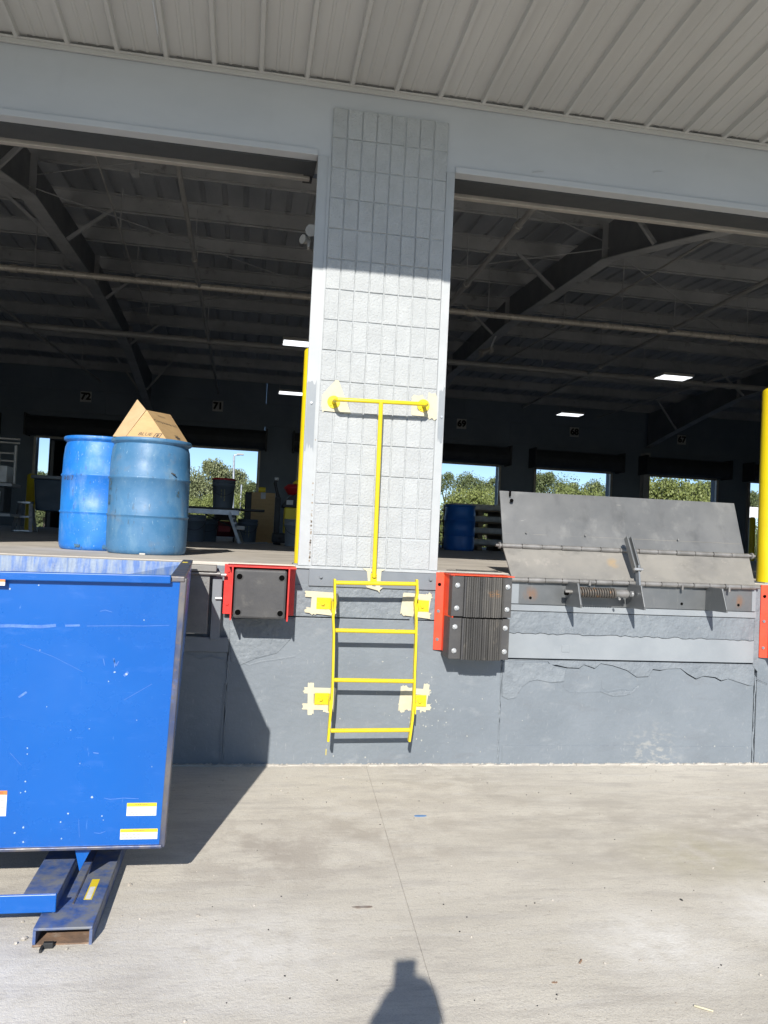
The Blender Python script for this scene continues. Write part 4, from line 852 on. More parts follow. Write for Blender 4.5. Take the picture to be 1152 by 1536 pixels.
# warning label along the pocket top
def sticker(lab_t, x0, x1, z0, z1, band, y, head, m_b, lines, parent=fpn, tilt=0):
    t = raw('warning_label', MB().box(x0, x1, y-.0008, y-.0002, z0, z1), m_warnw, parent)
    hz = z1-(z1-z0)*band
    raw('label_band', MB().box(x0, x1, y-.0012, y-.0008, hz, z1), m_b, t)
    tm = text_mb(head, (z1-hz)*.8); tm.xf(Matrix.Translation(((x0+x1)/2, y-.0016, (z1+hz)/2)) @ FRONT); raw('label_heading', tm, m_print, t)
    mb = MB(); rr = random.Random(int(x0*1000)); n = lines
    for i in range(n):
        z_ = hz-(hz-z0)*(i+.7)/(n+.3); x_ = x0+.006
        while x_ < x1-.012:
            L_ = rr.uniform(.006, .016); mb.box(x_, min(x_+L_, x1-.006), y-.0011, y-.0009, z_-.0018, z_+.0018); x_ += L_+.003
    raw('label_text', mb, m_ink2, t)
sticker('', -.846, -.731, .279+.067, .279+.118, .28, HY, 'WARNING', m_warny, 4)
sticker('', -.866, -.722, .258-.005, .258+.036, .32, HY, 'WARNING', m_warny, 2)
a = aty(11, 1186, HY); b = aty(11, 1224, HY); sticker('', a.x-.09, a.x, b.z, a.z, .16, HY, 'WARNING', m_warno, 6)
a = aty(7, 866, HY-.03); sticker('', a.x-.07, a.x+.003, a.z-.012-.02, a.z-.008, .4, HY-.0308, 'CAUTION', m_warno, 1)
lab = raw('warning_label', MB().box(-.975, -.945, -1.98, -1.80, .0642, .0648), m_warny, ch); raw('label_text', MB().box(-.970, -.950, -1.975, -1.87, .0649, .0652), m_warnw, lab)
# raised rail beside the pocket, crossbar, gusset, axle
raw('rocker_rail', MB().box(-1.185, -1.060, -2.08, -.55, .10, .112), m_bluedust, hp, .003)
raw('rocker_rail_web', MB().box(-1.068, -1.060, -2.08, -.55, .0, .10), m_bluedust, hp)
raw('cross_bar', MB().box(-2.2, -1.052, -2.095, -2.082, .072, .138), m_blue, hp, .003)
mb = MB(); mb.add([(-1.045, -1.84, .214), (-.975, -1.84, .214), (-1.02, -1.84, .115), (-1.050, -1.50, .214), (-.985, -1.50, .214), (-1.02, -1.50, .09)], [(0, 2, 1), (3, 4, 5), (0, 1, 4, 3), (1, 2, 5, 4), (2, 0, 3, 5)]); raw('gusset', mb, m_blue, hp)
channel(-2.05, -1.85, -2.195, -.45, .064)
mb = MB(); mb.bar((-2.2, -1.75, .13), (-1.2, -1.55, .20), .02, .05); raw('release_lever', mb, m_blue, hp)
# hinge clip lying by the pocket
q = atz(70, 1422, .0); t = thing('broken_clip', 'small black metal clip lying before the rusty fork pocket', 'clip', q)
raw('clip_body', MB().box(q.x-.012, q.x+.022, q.y-.008, q.y+.01, .0, .02), m_black, t, .002); raw('clip_leg', MB().box(q.x-.018, q.x-.010, q.y-.035, q.y, .0, .012), m_black, t); raw('clip_pin', MB().tube([(q.x-.05, q.y+.004, .006), (q.x-.01, q.y+.004, .008)], .004, 6), m_rust, t)

# ================================================================== DRUMS
def drum(c, m, lab, s=1., h=.86, r=.292, mk=None, tilt=0, tags=None):
    t = thing('plastic_drum', lab, 'drum', c, 'blue plastic drums')
    z = lambda v: v*h/.88
    pr = [(r*.90, 0), (r*.955, z(.008)), (r*.985, z(.035)), (r*.995, z(.08)), (r, z(.27)), (r*1.0, z(.283)), (r*1.022, z(.288)), (r*1.022, z(.298)), (r*.998, z(.304)), (r, z(.45)), (r, z(.565)), (r*1.022, z(.572)), (r*1.022, z(.583)), (r*.997, z(.59)), (r*.985, z(.72)), (r*.96, z(.80)), (r*.925, z(.832)), (r*.925, z(.842)), (r*.985, z(.850)), (r*1.0, z(.858)), (r*1.0, z(.874)), (r*.985, z(.88)), (r*.955, z(.88)), (r*.94, z(.855)), (r*.2, z(.852))]
    raw('drum_body', MB().lathe(pr, c, 56), m, t)
    for s_ in (-1, 1):
        raw('bung_cap', MB().lathe([(.035, z(.852)), (.035, z(.868)), (.03, z(.872))], (c[0]+s_*.19, c[1], c[2]), 14), m_black if s_ > 0 else m_drumA, t)
    return t
dB = drum((-1.158, .99, H), m_drumB, 'faded blue plastic drum with a cardboard box on top', h=.845)
dA = drum((-1.572, 1.42, H), m_drumA, 'bright blue plastic drum left of the faded drum', h=.875, r=.302)
def drum_patch(c, r, a0, a1, z0, z1, seed, m, parent, n=10):
    rr = random.Random(seed); vs_ = []; fs_ = []
    A0 = [(a0+(a1-a0)*i/n) for i in range(n+1)]
    for i, a in enumerate(A0):
        lo = z0+rr.uniform(0, .3)*(z1-z0); hi = z1-rr.uniform(0, .3)*(z1-z0)
        for z_ in (lo, hi): vs_.append((c[0]+r*math.sin(a), c[1]-r*math.cos(a), c[2]+z_))
    fs_ = [(2*i, 2*i+2, 2*i+3, 2*i+1) for i in range(n)]
    return raw('scuff_mark', MB().add(vs_, fs_), m, parent, fix=False)
m_scuff = mat('dark_scuff', (.06, .075, .07), (.04, .14, .26), 60, .6, lo=.42, hi=.55)
for (a0, a1, z0, z1, sd_) in ((-1.22, -1.05, .34, .43, 1), (-1.20, -1.02, .44, .57, 2), (.83, .92, .42, .48, 5)): drum_patch((-1.158, .99, H), .2935, a0, a1, z0, z1, sd_, m_scuff, dB)
for (a0, a1, z0, z1, sd_) in ((.25, .5, .015, .05, 3), (-.45, -.3, .02, .05, 4)): drum_patch((-1.572, 1.42, H), .3035, a0, a1, z0, z1, sd_, m_scuff, dA)
tm = text_mb('A·017', .05); cA = (-1.572, 1.42)
tm.v = [Vector((cA[0]+.3040*math.sin(-.80+v.x/.30), cA[1]-.3040*math.cos(-.80+v.x/.30), H+.545+v.y)) for v in tm.v]; raw('handwriting', tm, m_print, dA, fix=False)
q = aty(214, 829, .70); raw('spigot_nub', MB().tube([(q.x-.02, .69, H+.006), (q.x+.02, .685, H+.006)], .008, 8), m_flood, dB)
tb_ = Vector((-.985, .76, H+.60)); raw('drum_nick', MB().tube([tb_, tb_+Vector((.03, .0, -.012))], .006, 6), m_black, dB)
# cardboard box tipped on the drum : triangular tent view = box standing on an edge
zb = H+.845+.002
def bq(x, y, Y): return aty(x, y, Y)
t = thing('cardboard_box', 'open brown cardboard box tipped on its edge on top of the faded drum', 'box', (-1.1, .95, zb))
ga = bq(169, 655, .83); gb = bq(206, 599, .93); gc = bq(220, 615, .83); gd = bq(249, 659, .76); ge = bq(255.5, 622, 1.12); gf = bq(284.5, 662, 1.12)
def sheet(P, th, m, name, par, dirv=(0, 1, 0)):
    d = Vector(dirv)*th; n = len(P); vs_ = [Vector(p) for p in P]+[Vector(p)+d for p in P]
    return raw(name, MB().add(vs_, [tuple(range(n)), tuple(range(2*n-1, n-1, -1))]+[(i, (i+1) % n, n+(i+1) % n, n+i) for i in range(n)]), m, par)
ga.z = zb; gd.z = zb; gf.z = zb
_pn = (gf-gd).cross(gc-gd); _d = (ge-CAM); ge = CAM+_d*((gd-CAM).dot(_pn)/_d.dot(_pn))
gm = ga.lerp(gd, .24)
sheet([gm, gd, gc], .004, m_card, 'box_end', t)
sheet([ga, gm+Vector((0, -.004, 0)), gc+Vector((-.004, -.006, 0)), gb], .004, mat('cardboard_flap', (.50, .35, .20), (.45, .31, .17), 8, .85), 'box_flap', t)
side_ = sheet([gd, gf, ge, gc], .004, m_card, 'box_side', t, (-.3, .6, -.2))
bk = Vector((ga.x+.10, 1.16, zb)); sheet([ga+Vector((.02, .02, 0)), gc+Vector((0, .008, 0)), ge+Vector((-.004, .006, 0)), bk], .004, m_card, 'box_side', t, (.3, .5, -.2))
sheet([bk, gf, ge+Vector((0, .012, 0))], .004, m_card, 'box_end', t)
# print on the side of the box
U = (gf-gd); V = (gc-gd); Nn = U.cross(V).normalized()
if Nn.dot(CAM-gd) < 0: Nn = -Nn
def on_side(mb_, u0, v0, su, sv):
    mb_.v = [gd+U*(u0+v.x*su)+V*(v0+v.y*sv)+Nn*.0012 for v in mb_.v]; return mb_
raw('printed_text', on_side(text_mb('Components LLC', .14), .52, .66, .95, .85), m_print, side_, fix=False)
raw('printed_text', on_side(text_mb('FRAGILE', .09), .52, .90, .9, .7), m_print, side_, fix=False)
mb = MB()
for i in range(3): mb.add([(-.07+.05*i, -.09, 0), (-.04+.05*i, -.09, 0), (-.04+.05*i, .09, 0), (-.07+.05*i, .09, 0)], [(0, 1, 2, 3)])
mb.add([(-.1, -.02, 0), (.1, -.02, 0), (.1, .02, 0), (-.1, .02, 0)], [(0, 1, 2, 3)])
raw('printed_mark', on_side(mb, .62, .17, 1, 1), m_print, side_, fix=False)
U2 = (gd-gm); V2 = (gc-gm); N2 = U2.cross(V2).normalized(); N2 = N2 if N2.dot(CAM-gm) > 0 else -N2
def on_end(mb_, u0, v0, s_): mb_.v = [gm+U2*(u0+v.x*s_)+V2*(v0+v.y*s_)+N2*.0012 for v in mb_.v]; return mb_
raw('printed_text', on_end(text_mb('BLUE', .15), .42, .13, 1.), m_print, side_, fix=False)
mb = MB(); 
for a, b, c_, d in ((-.09, .09, -.09, -.07), (-.09, .09, .07, .09), (-.09, -.07, -.09, .09), (.07, .09, -.09, .09), (-.03, .03, -.05, .05)): mb.add([(a, c_, 0), (b, c_, 0), (b, d, 0), (a, d, 0)], [(0, 1, 2, 3)])
raw('printed_mark', on_end(mb, .74, .10, .9), m_print, side_, fix=False)

# blue drum and pallets in the right opening
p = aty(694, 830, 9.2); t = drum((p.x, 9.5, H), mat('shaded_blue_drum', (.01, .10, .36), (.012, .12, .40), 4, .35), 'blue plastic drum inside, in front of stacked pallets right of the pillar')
def pallet_stack(x, y, lab, n=4):
    t = thing('pallet_load', lab, 'pallet', (x, y, H), 'loaded pallets stacked inside'); z = H
    for i in range(n):
        for k_ in (-.5, 0, .5): raw('pallet_block', MB().box(x+k_-.05, x+k_+.05, y-.5, y+.5, z, z+.09), m_pal, t)
        raw('pallet_deck', MB().box(x-.6, x+.6, y-.52, y+.5, z+.09, z+.115), m_pal, t)
        raw('sack_layer', MB().box(x-.57, x+.56, y-.48, y+.48, z+.118, z+.235), m_carton, t, .03); z += .24
    return t
pallet_stack(4.35, 11.2, 'stack of pallets loaded with pale sacks directly behind the inner blue drum', 4)
pallet_stack(3.05, 11.6, 'stack of pallets with pale sacks half hidden by the pillar', 3)
# right side: dark skid with stuff behind the bollard
p = aty(1128, 800, 14); t = thing('bollard', 'dark yellow bollard inside by the far right rear door', 'bollard', (p.x, 14, H)); raw('post', MB().lathe([(.08, 0), (.08, 1.1), (.05, 1.16)], (p.x, 14, H), 16), m_ywarn, t)
t = thing('storage_bin', 'black storage bin beside the far right rear door', 'bin', (p.x+.35, 13, H)); raw('bin_body', MB().box(p.x+.1, p.x+.7, 12.7, 13.4, H, H+.55), m_black, t, .02); raw('bin_lid', MB().box(p.x+.08, p.x+.72, 12.68, 13.42, H+.552, H+.60), m_black, t, .01)

# ================================================================== THINGS INSIDE, LEFT OPENING
def bucket(c, lab, s=1., lid=None, m=m_bucket, print_=False):
    t = thing('bucket', lab, 'bucket', c, 'five gallon buckets'); r0, r1, h = .13*s, .15*s, .37*s
    raw('bucket_body', MB().lathe([(r0, 0), (r0+(r1-r0)*.75, h*.75), (r1*1.05, h*.76), (r1*1.05, h*.80), (r1*.99, h*.81), (r1*1.0, h*.9), (r1*1.05, h*.91), (r1*1.05, h*.94), (r1, h*.95), (r1*1.04, h), (r1*.95, h), (r1*.9, h*.7)], c, 24), m, t)
    mb = MB(); mb.tube([(c[0]+r1*1.06*math.cos(a), c[1]-r1*.4*abs(math.sin(a))-r1*.9*math.sin(a), c[2]+h*.85-h*.42*math.sin(a)) for a in [math.pi*i/12 for i in range(13)]], .003, 5); raw('handle', mb, m_black, t)
    if lid: raw('lid', MB().lathe([(r1*1.08, h), (r1*1.08, h+.02), (r1*.9, h+.03)], c, 24), lid, t)
    if print_:
        mb = MB(); rr = random.Random(4)
        for k_ in (-.025, .02):
            for i in range(9):
                if rr.random() < .25: continue
                mb.box(c[0]+k_-rr.uniform(.004, .011), c[0]+k_+rr.uniform(.004, .011), c[1]-r1*.985, c[1]-r1*.97, c[2]+.09*s+i*.02, c[2]+.102*s+i*.02)
        raw('yellow_print', mb, m_oldprint, t)
    return t
tbl_y = 7.0
pa = aty(334, 762, tbl_y)
wt = thing('work_table', 'folding aluminium work table holding a grey bucket behind the drums', 'table', (pa.x, tbl_y, H))
tz = pa.z
raw('table_top', MB().box(pa.x-.75, pa.x+.62, tbl_y-.25, tbl_y+.25, tz-.03, tz), m_black, wt, .004)
raw('table_frame', MB().box(pa.x-.75, pa.x+.25, tbl_y-.27, tbl_y-.255, tz-.105, tz-.03), m_alu, wt, .003)
raw('leg', MB().bar((pa.x+.12, tbl_y-.22, tz-.06), (pa.x+.30, tbl_y-.32, H), .10, .05), m_alu, wt, .004)
raw('leg', MB().bar((pa.x+.12, tbl_y+.22, tz-.06), (pa.x+.30, tbl_y+.32, H), .06, .05), m_alu, wt)
raw('leg', MB().bar((pa.x-.65, tbl_y-.22, tz-.06), (pa.x-.78, tbl_y-.32, H), .08, .05), m_alu, wt)
raw('strut', MB().tube([(pa.x-.35, tbl_y, tz-.06), (pa.x+.2, tbl_y, tz-.30)], .012, 6), m_black, wt)
raw('clamp', MB().box(pa.x+.22, pa.x+.34, tbl_y-.36, tbl_y-.28, H+.20, H+.26), m_flood, wt, .01)
for d_ in (.03, .10, .17): raw('leg_bolt', MB().tube([(pa.x+.16+d_*.4, tbl_y-.29, tz-.12-d_), (pa.x+.16+d_*.4, tbl_y-.31, tz-.12-d_)], .018, 8), m_steel, wt)
bucket((pa.x, tbl_y, tz), 'grey bucket with red lid standing on the work table', 1.12, m_redp, print_=True)
for (x_, y_, Y_, s_, lab) in ((370, 818, 7.4, 1.0, 'grey bucket with faded print on the floor right of the work table'), (290, 818, 6.6, 1.05, 'grey bucket with handle nearest the faded drum'), (311, 816, 7.3, .95, 'grey bucket between the bucket by the drum and the maroon cleaner'), ):
    p = aty(x_, y_, Y_); bucket((p.x, Y_, H), lab, s_, print_=(x_ == 370))
p = aty(441, 825, 6.4); bucket((p.x, 6.4, H), 'pale grey bucket right beside the yellow bollard', 1.05, m=mat('pale_bucket', (.22, .24, .26), None, 3, .5))
p = aty(336, 815, 7.9); t = thing('vacuum_cleaner', 'maroon wet vacuum cleaner under the work table', 'vacuum', (p.x, 7.9, H))
raw('tank', MB().lathe([(.16, .08), (.2, .12), (.21, .3), (.18, .33)], (p.x, 7.9, H), 20), m_maroon, t); raw('motor_head', MB().lathe([(.18, .335), (.17, .42), (.1, .47)], (p.x, 7.9, H), 20), m_black, t)
for s_ in (-1, 1): raw('caster', MB().tube([(p.x+s_*.15-.015, 7.75, H+.04), (p.x+s_*.15+.015, 7.75, H+.04)], .04, 10), m_black, t)
raw('tank_badge', MB().box(p.x-.09, p.x+.09, 7.682, 7.692, H+.16, H+.25), m_redp, t)
# cardboard sheet & black cabinet
a = aty(378, 738, 8.6); b = aty(413, 738, 8.6); t = thing('cardboard_sheet', 'large brown cardboard sheet leaning upright right of the buckets', 'cardboard', (a.x, 8.6, H))
raw('sheet', MB().box(a.x, b.x, 8.6, 8.64, H, a.z), m_card, t); q = aty(395, 743, 8.59); raw('white_tag', MB().box(q.x-.04, q.x+.04, 8.594, 8.599, q.z-.06, q.z+.05), m_sign, t)
q = aty(393, 735, 8.7); raw('folded_top', MB().tube([(q.x-.06, 8.7, q.z), (q.x+.06, 8.7, q.z)], .05, 10), m_warny, t)
a2 = aty(368, 738, 8.8); t = thing('black_cabinet', 'narrow black cabinet behind the cardboard sheet', 'cabinet', (a2.x, 8.9, H)); raw('cabinet_body', MB().box(a2.x, a.x+.1, 8.7, 9.2, H, a2.z), m_black, t); raw('cabinet_door', MB().box(a2.x+.02, a.x-.005, 8.685, 8.698, H+.05, a2.z-.04), m_coil, t)
# red and yellow machine
c_ = aty(440, 760, 7.2); cx = c_.x; t = thing('floor_machine', 'red black and yellow floor cleaning machine beside the bollard', 'machine', (cx, 7.2, H))
z0 = aty(440, 790, 7.2).z; z1 = aty(440, 762, 7.2).z; z2 = aty(440, 727, 7.2).z
raw('yellow_tank', MB().box(cx-.14, cx+.2, 7.0, 7.4, H+.18, z1), m_warny, t, .02)
raw('black_hood', MB().prism([(cx-.17, z1), (cx+.24, z1), (cx+.24, z1+.12), (cx+.05, z1+.22), (cx-.08, z1+.16), (cx-.17, z1+.05)], 'y', 6.98, 7.42), m_black, t, .01)
raw('red_tank', MB().lathe([(.15, z1+.20-H), (.22, z1+.30-H), (.22, z2-.05-H), (.16, z2-H)], (cx+.06, 7.2, H), 20), m_redp, t)
raw('yellow_cap', MB().lathe([(.10, z2-H), (.11, z2+.03-H), (.06, z2+.07-H)], (cx+.08, 7.2, H), 16), m_warny, t)
raw('rating_label', MB().box(cx-.12, cx-.02, 6.974, 6.979, z1+.04, z1+.11), m_sign, t)
raw('handle_column', MB().box(cx-.28, cx-.2, 7.1, 7.3, H, z1+.15), m_black, t, .01); raw('handle_grip', MB().tube([(cx-.24, 7.15, z1+.15), (cx-.30, 7.15, z2), (cx-.28, 7.15, z2+.05)], .025, 8), m_black, t); raw('grip_tip', MB().lathe([(.03, 0), (.035, .04)], (cx-.28, 7.15, z2+.05), 10), m_sign, t)
raw('base', MB().box(cx-.3, cx+.25, 6.95, 7.45, H+.03, H+.178), m_black, t, .02)
for s_ in (-1, 1): raw('wheel', MB().tube([(cx+s_*.2-.02, 6.97, H+.06), (cx+s_*.2+.02, 6.97, H+.06)], .06, 14), m_black, t)
a = aty(360, 812, 6.2); b = aty(402, 808, 6.2); tag(raw('metal_rod', MB().tube([(a.x, 6.3, H+.012), (b.x, 6.6, H+.03)], .012, 6), m_alu), 'thin metal rod lying on the floor before the buckets', 'rod')
# left: cart rack, stepladder, bin, post
zc = aty(15, 660, 8.2).z; cxr = aty(28, 700, 8.2).x; cxl = cxr-1.4
t = thing('rack_cart', 'pale tubular rack cart with shelves at the left photo edge', 'cart', (cxr-.4, 8.2, H))
for x_ in (cxl, cxr-.24, cxr): raw('upright', MB().tube([(x_, 8.0, H+.75), (x_, 8.0, zc-(.1 if x_ == cxr else .25))], .022, 8), m_galv, t)
for z_ in (zc, zc-.06, H+1.22, H+1.10): raw('rail', MB().tube([(cxl, 8.0, z_), (cxr+(.05 if z_ > zc-.1 else .0), 8.0, z_)], .016, 8), m_galv, t)
raw('shelf', MB().box(cxl, cxr, 7.9, 8.4, H+.70, H+.75), m_steel, t, .005); raw('carton', MB().box(cxl, cxr-.1, 7.95, 8.3, H+.76, H+1.02), m_sign, t, .01)
raw('lower_box', MB().box(cxl, cxr-.12, 7.95, 8.35, H+.30, H+.69), m_coil, t, .01); raw('lower_shelf', MB().box(cxl, cxr, 7.9, 8.4, H+.24, H+.28), m_steel, t)
for k_ in range(4): raw('tool_box', MB().box(cxr-.55+.1*k_, cxr-.47+.1*k_, 7.91, 7.945, H+.45, H+.62), m_alu if k_ % 2 else m_galv, t)
raw('tyre', MB().tube([(cxr-.42+.15*math.cos(a), 7.95, H+.16+.15*math.sin(a)) for a in [2*math.pi*i/20 for i in range(21)]], .028, 8), m_galv, t)
raw('tyre', MB().tube([(cxr-1.2+.15*math.cos(a), 7.95, H+.16+.15*math.sin(a)) for a in [2*math.pi*i/20 for i in range(21)]], .028, 8), m_galv, t)
a = aty(21, 795, 8.6); b = aty(48, 798, 8.6); zt_ = aty(35, 755, 8.6).z; t = thing('step_stool', 'small aluminium step stool beside the rack cart', 'stool', ((a.x+b.x)/2, 8.6, H))
for (x0, x1) in ((a.x, a.x+.07), (b.x, b.x-.05)):
    for y_ in (8.5, 8.85): raw('leg', MB().bar((x0, y_, H), (x1, 8.62, zt_), .05, .03), m_alu, t)
raw('tread', MB().box(a.x+.05, b.x-.03, 8.52, 8.72, zt_, zt_+.03), m_alu, t); raw('tread', MB().box(a.x+.03, b.x-.02, 8.45, 8.60, H+(zt_-H)*.5, H+(zt_-H)*.5+.03), m_alu, t)
raw('foot_bar', MB().box(a.x, b.x, 8.49, 8.51, H+.01, H+.03), m_alu, t)
a = aty(50, 712, 8.8); b = aty(110, 712, 8.8); zb_ = aty(60, 766, 8.8).z; t = thing('refuse_cart', 'dark blue tilt cart behind the bright blue drum', 'cart', ((a.x+b.x)/2, 9.2, H))
raw('tub', MB().prism([(a.x+.06, zb_), (b.x, zb_), (b.x, a.z-.06), (a.x+.01, a.z-.06)], 'y', 8.8, 9.7), m_binb, t, .02); raw('tub_rim', MB().box(a.x-.03, b.x, 8.76, 9.74, a.z-.06, a.z), m_gsteel, t, .01)
raw('tub_rib', MB().box(a.x+.42, a.x+.47, 8.78, 8.80, zb_, a.z-.06), m_binb, t)
raw('underframe', MB().box(a.x+.45, a.x+.50, 8.85, 9.65, H+.12, zb_), m_black, t)
for d_ in (.45, .75): raw('caster', MB().tube([(a.x+d_, 8.86, H+.08), (a.x+d_+.04, 8.86, H+.08)], .08, 12), m_black, t)
a = aty(47, 740, 10.5); t = thing('bollard', 'dull yellow bollard between the rack cart and the dark blue tilt cart', 'bollard', (a.x, 10.5, H)); raw('post', MB().lathe([(.09, 0), (.09, aty(47, 713, 10.5).z-H), (.05, aty(47, 713, 10.5).z-H+.03)], (a.x, 10.5, H), 16), m_ywarn, t); raw('base_plate', MB().box(a.x-.13, a.x+.13, 10.37, 10.63, H, H+.01), m_steel, t)

# ================================================================== BEYOND THE REAR DOORS
# trailer backed to door 72
cx = DC[72]+.28; t = thing('box_trailer', 'dark open box trailer backed up to rear door 72', 'trailer', (cx, 24, 0))
raw('side_wall', MB().box(cx-1.25, cx-1.2, 18.75, 30, 1.25, 3.80), m_coil, t); raw('side_wall', MB().box(cx+1.2, cx+1.25, 18.75, 30, 1.25, 3.80), m_coil, t)
raw('trailer_roof', MB().box(cx-1.25, cx+1.25, 18.75, 30, 3.77, 3.82), m_coil, t); raw('trailer_floor', MB().box(cx-1.2, cx+1.2, 18.75, 30, 1.15, 1.26), m_pal, t); raw('front_wall', MB().box(cx-1.2, cx+1.2, 29.9, 30, 1.26, 3.76), m_coil, t)
raw('cargo_partition', MB().box(cx-.9, cx+1.2, 20.2, 20.3, 1.26, 2.9), m_beam, t); raw('door_post', MB().box(cx-1.2, cx-1.12, 18.76, 18.85, 1.26, 3.76), m_beam, t)
for y_ in (26.5, 27.8):
    for s_ in (-1, 1): raw('wheel', MB().tube([(cx+s_*1.0-.14, y_, .5), (cx+s_*1.0+.14, y_, .5)], .5, 20), m_black, t)
# trees
def make_tree(name, seed, lm, Hh=7.5, wide=4.2, n=2600, willow=False, low=.18):
    rr = random.Random(seed); t = thing(name, 'x', 'tree', (0, 0, 0))
    mb = MB(); tp = [(0, 0, 0), (.1*rr.uniform(-1, 1), 0, Hh*.2), (.2*rr.uniform(-1, 1), .1, Hh*.45), (.2*rr.uniform(-1, 1), 0, Hh*.8)]
    mb.tube(tp, [.20, .16, .11, .03], 8)
    tips = []
    for i in range(10):
        a = rr.uniform(0, 6.28); z = Hh*rr.uniform(.25, .7); L_ = wide*rr.uniform(.25, .5)*(1.1-z/Hh*.6); p = Vector((math.cos(a)*L_, math.sin(a)*L_, z+rr.uniform(.4, 1.3)))
        mb.tube([(0, 0, z-.3), Vector((0, 0, z-.3)).lerp(p, .5)+Vector((0, 0, .1)), p], [.07, .05, .015], 6)
        tips.append(p)
    raw('trunk', mb, m_bark, t)
    cl = []
    for p in tips: cl.append((p, rr.uniform(.55, 1.0)*wide*.24))
    for i in range(16):
        a = rr.uniform(0, 6.28); z = rr.uniform(low, .93); rad = wide*.5*math.sqrt(max(0.05, 1-((z-.5)/.52)**2))*rr.uniform(.3, .95)
        cl.append((Vector((math.cos(a)*rad, math.sin(a)*rad, z*Hh)), wide*rr.uniform(.10, .22)))
    cl.append((Vector((0, 0, Hh*.86)), wide*.16)); cl.append((Vector((.3, 0, Hh*.93)), wide*.09))
    mb = MB(); vs_ = []; fs_ = []
    for i in range(n):
        c_, r_ = rr.choice(cl); d = Vector((rr.gauss(0, 1), rr.gauss(0, 1), rr.gauss(0, .8))).normalized()*r_*rr.uniform(.35, 1.08)
        p = c_+d
        if willow: p.z -= abs(rr.gauss(0, .25))
        s_ = rr.uniform(.028, .068)
        nx = Vector((rr.gauss(0, 1), rr.gauss(0, 1), rr.gauss(0, 1))).normalized(); ax = nx.cross(Vector((0, 0, 1))).normalized() if abs(nx.z) < .98 else Vector((1, 0, 0)); ay = nx.cross(ax)
        k_ = len(vs_); st = 1.9 if willow else 1.1
        vs_ += [p-ax*s_, p-ay*s_*st, p+ax*s_, p+ay*s_*st*.9]; fs_.append((k_, k_+1, k_+2, k_+3))
    mb.add(vs_, fs_); raw('crown', mb, lm, t, fix=False); return t
protos = [make_tree('broadleaf_tree', 11, m_leaf[0], 7.2, 5.0, 20000), make_tree('willow_tree', 23, m_leaf[1], 7.5, 5.6, 21000, True, .1), make_tree('young_tree', 37, m_leaf[0], 7.0, 3.6, 12000), make_tree('leafy_shrub', 51, m_leaf[2], 3.6, 4.6, 15000, False, .05)]
pH = [7.2*1.0, 7.5, 7.0, 3.6]
specs = [  # px, py of top, distance Y, kind, label
 (318, 686, 62, 1, 'tall pale willow tree seen through door 71, left of the lamp post'),
 (290, 712, 70, 2, 'thin pale tree at the left edge of door 71 beside the faded drum'),
 (352, 700, 66, 1, 'pale willow tree behind the lamp post in door 71'),
 (382, 722, 64, 0, 'lower green tree at the right edge of door 71'),
 (72, 706, 66, 0, 'small green tree seen left of the trailer in door 72'),
 (668, 706, 60, 0, 'dense green tree hard against the pillar in door 69'),
 (702, 708, 62, 2, 'upright green tree in the middle of door 69'),
 (736, 714, 64, 2, 'green tree at the right edge of door 69'),
 (716, 738, 50, 3, 'bright shrub below the trees in door 69, above the inner blue drum'),
 (820, 706, 62, 0, 'dark green tree at the left side of door 68'),
 (856, 722, 64, 0, 'rounded green tree in the middle of door 68'),
 (893, 719, 60, 2, 'green tree at the right side of door 68'),
 (800, 716, 70, 2, 'distant green tree at the left edge of door 68'),
 (965, 719, 66, 2, 'upright green tree in the left third of the view through door 67'),
 (1000, 722, 55, 3, 'bright green bushy tree in the middle of door 67'),
 (1033, 722, 62, 0, 'dark green tree right of the middle of door 67'),
 (1062, 718, 60, 2, 'narrow green tree farthest right in door 67, by its guide rail'),
 (1125, 735, 60, 0, 'green tree seen through door 66 beside the yellow bollard'),
 (870, 738, 52, 3, 'bright shrub below the trees in door 68, just over the raised plate'),
 (340, 745, 52, 3, 'leafy pale shrub low in door 71 behind the table'),
 (300, 750, 54, 3, 'leafy pale shrub low in door 71 beside the faded drum'),
 
 ]
usedk = set()
for i, (x_, y_, Y_, k_, lab) in enumerate(specs):
    top_ = aty(x_, y_, Y_); s_ = (top_.z)/pH[k_]
    o = protos[k_] if k_ not in usedk else copy_tree(protos[k_]); usedk.add(k_)
    put(o, (top_.x, Y_, -.02), lab, random.uniform(0, 6.28), (s_*(1.0 if k_ != 3 else .75),)*2+(s_,)); o['group'] = 'trees beyond the rear doors'
# continuous low hedge mass far off
mb = MB(); rr = random.Random(77); vs_ = []; fs_ = []
for i in range(26000):
    x_ = rr.uniform(-50, 75); y_ = rr.uniform(76, 80); z_ = abs(rr.gauss(0, 1))*1.2+rr.uniform(0, 1.6)+.7*math.sin(x_*.6)+.5*math.sin(x_*1.7)
    if z_ < 0: continue
    s_ = rr.uniform(.15, .3); n_v = Vector((rr.gauss(0, 1), rr.gauss(0, 1), rr.gauss(0, 1))).normalized(); ax = n_v.cross(Vector((0, 0, 1))).normalized(); ay = n_v.cross(ax); p = Vector((x_, y_, z_)); k_ = len(vs_)
    vs_ += [p-ax*s_, p-ay*s_, p+ax*s_, p+ay*s_]; fs_.append((k_, k_+1, k_+2, k_+3))
mb.add(vs_, fs_); o = raw('far_thicket', mb, m_leaf[0], None, fix=False); tag(o, 'low mass of green undergrowth beneath the trees beyond the doors', 'undergrowth', kind='stuff')
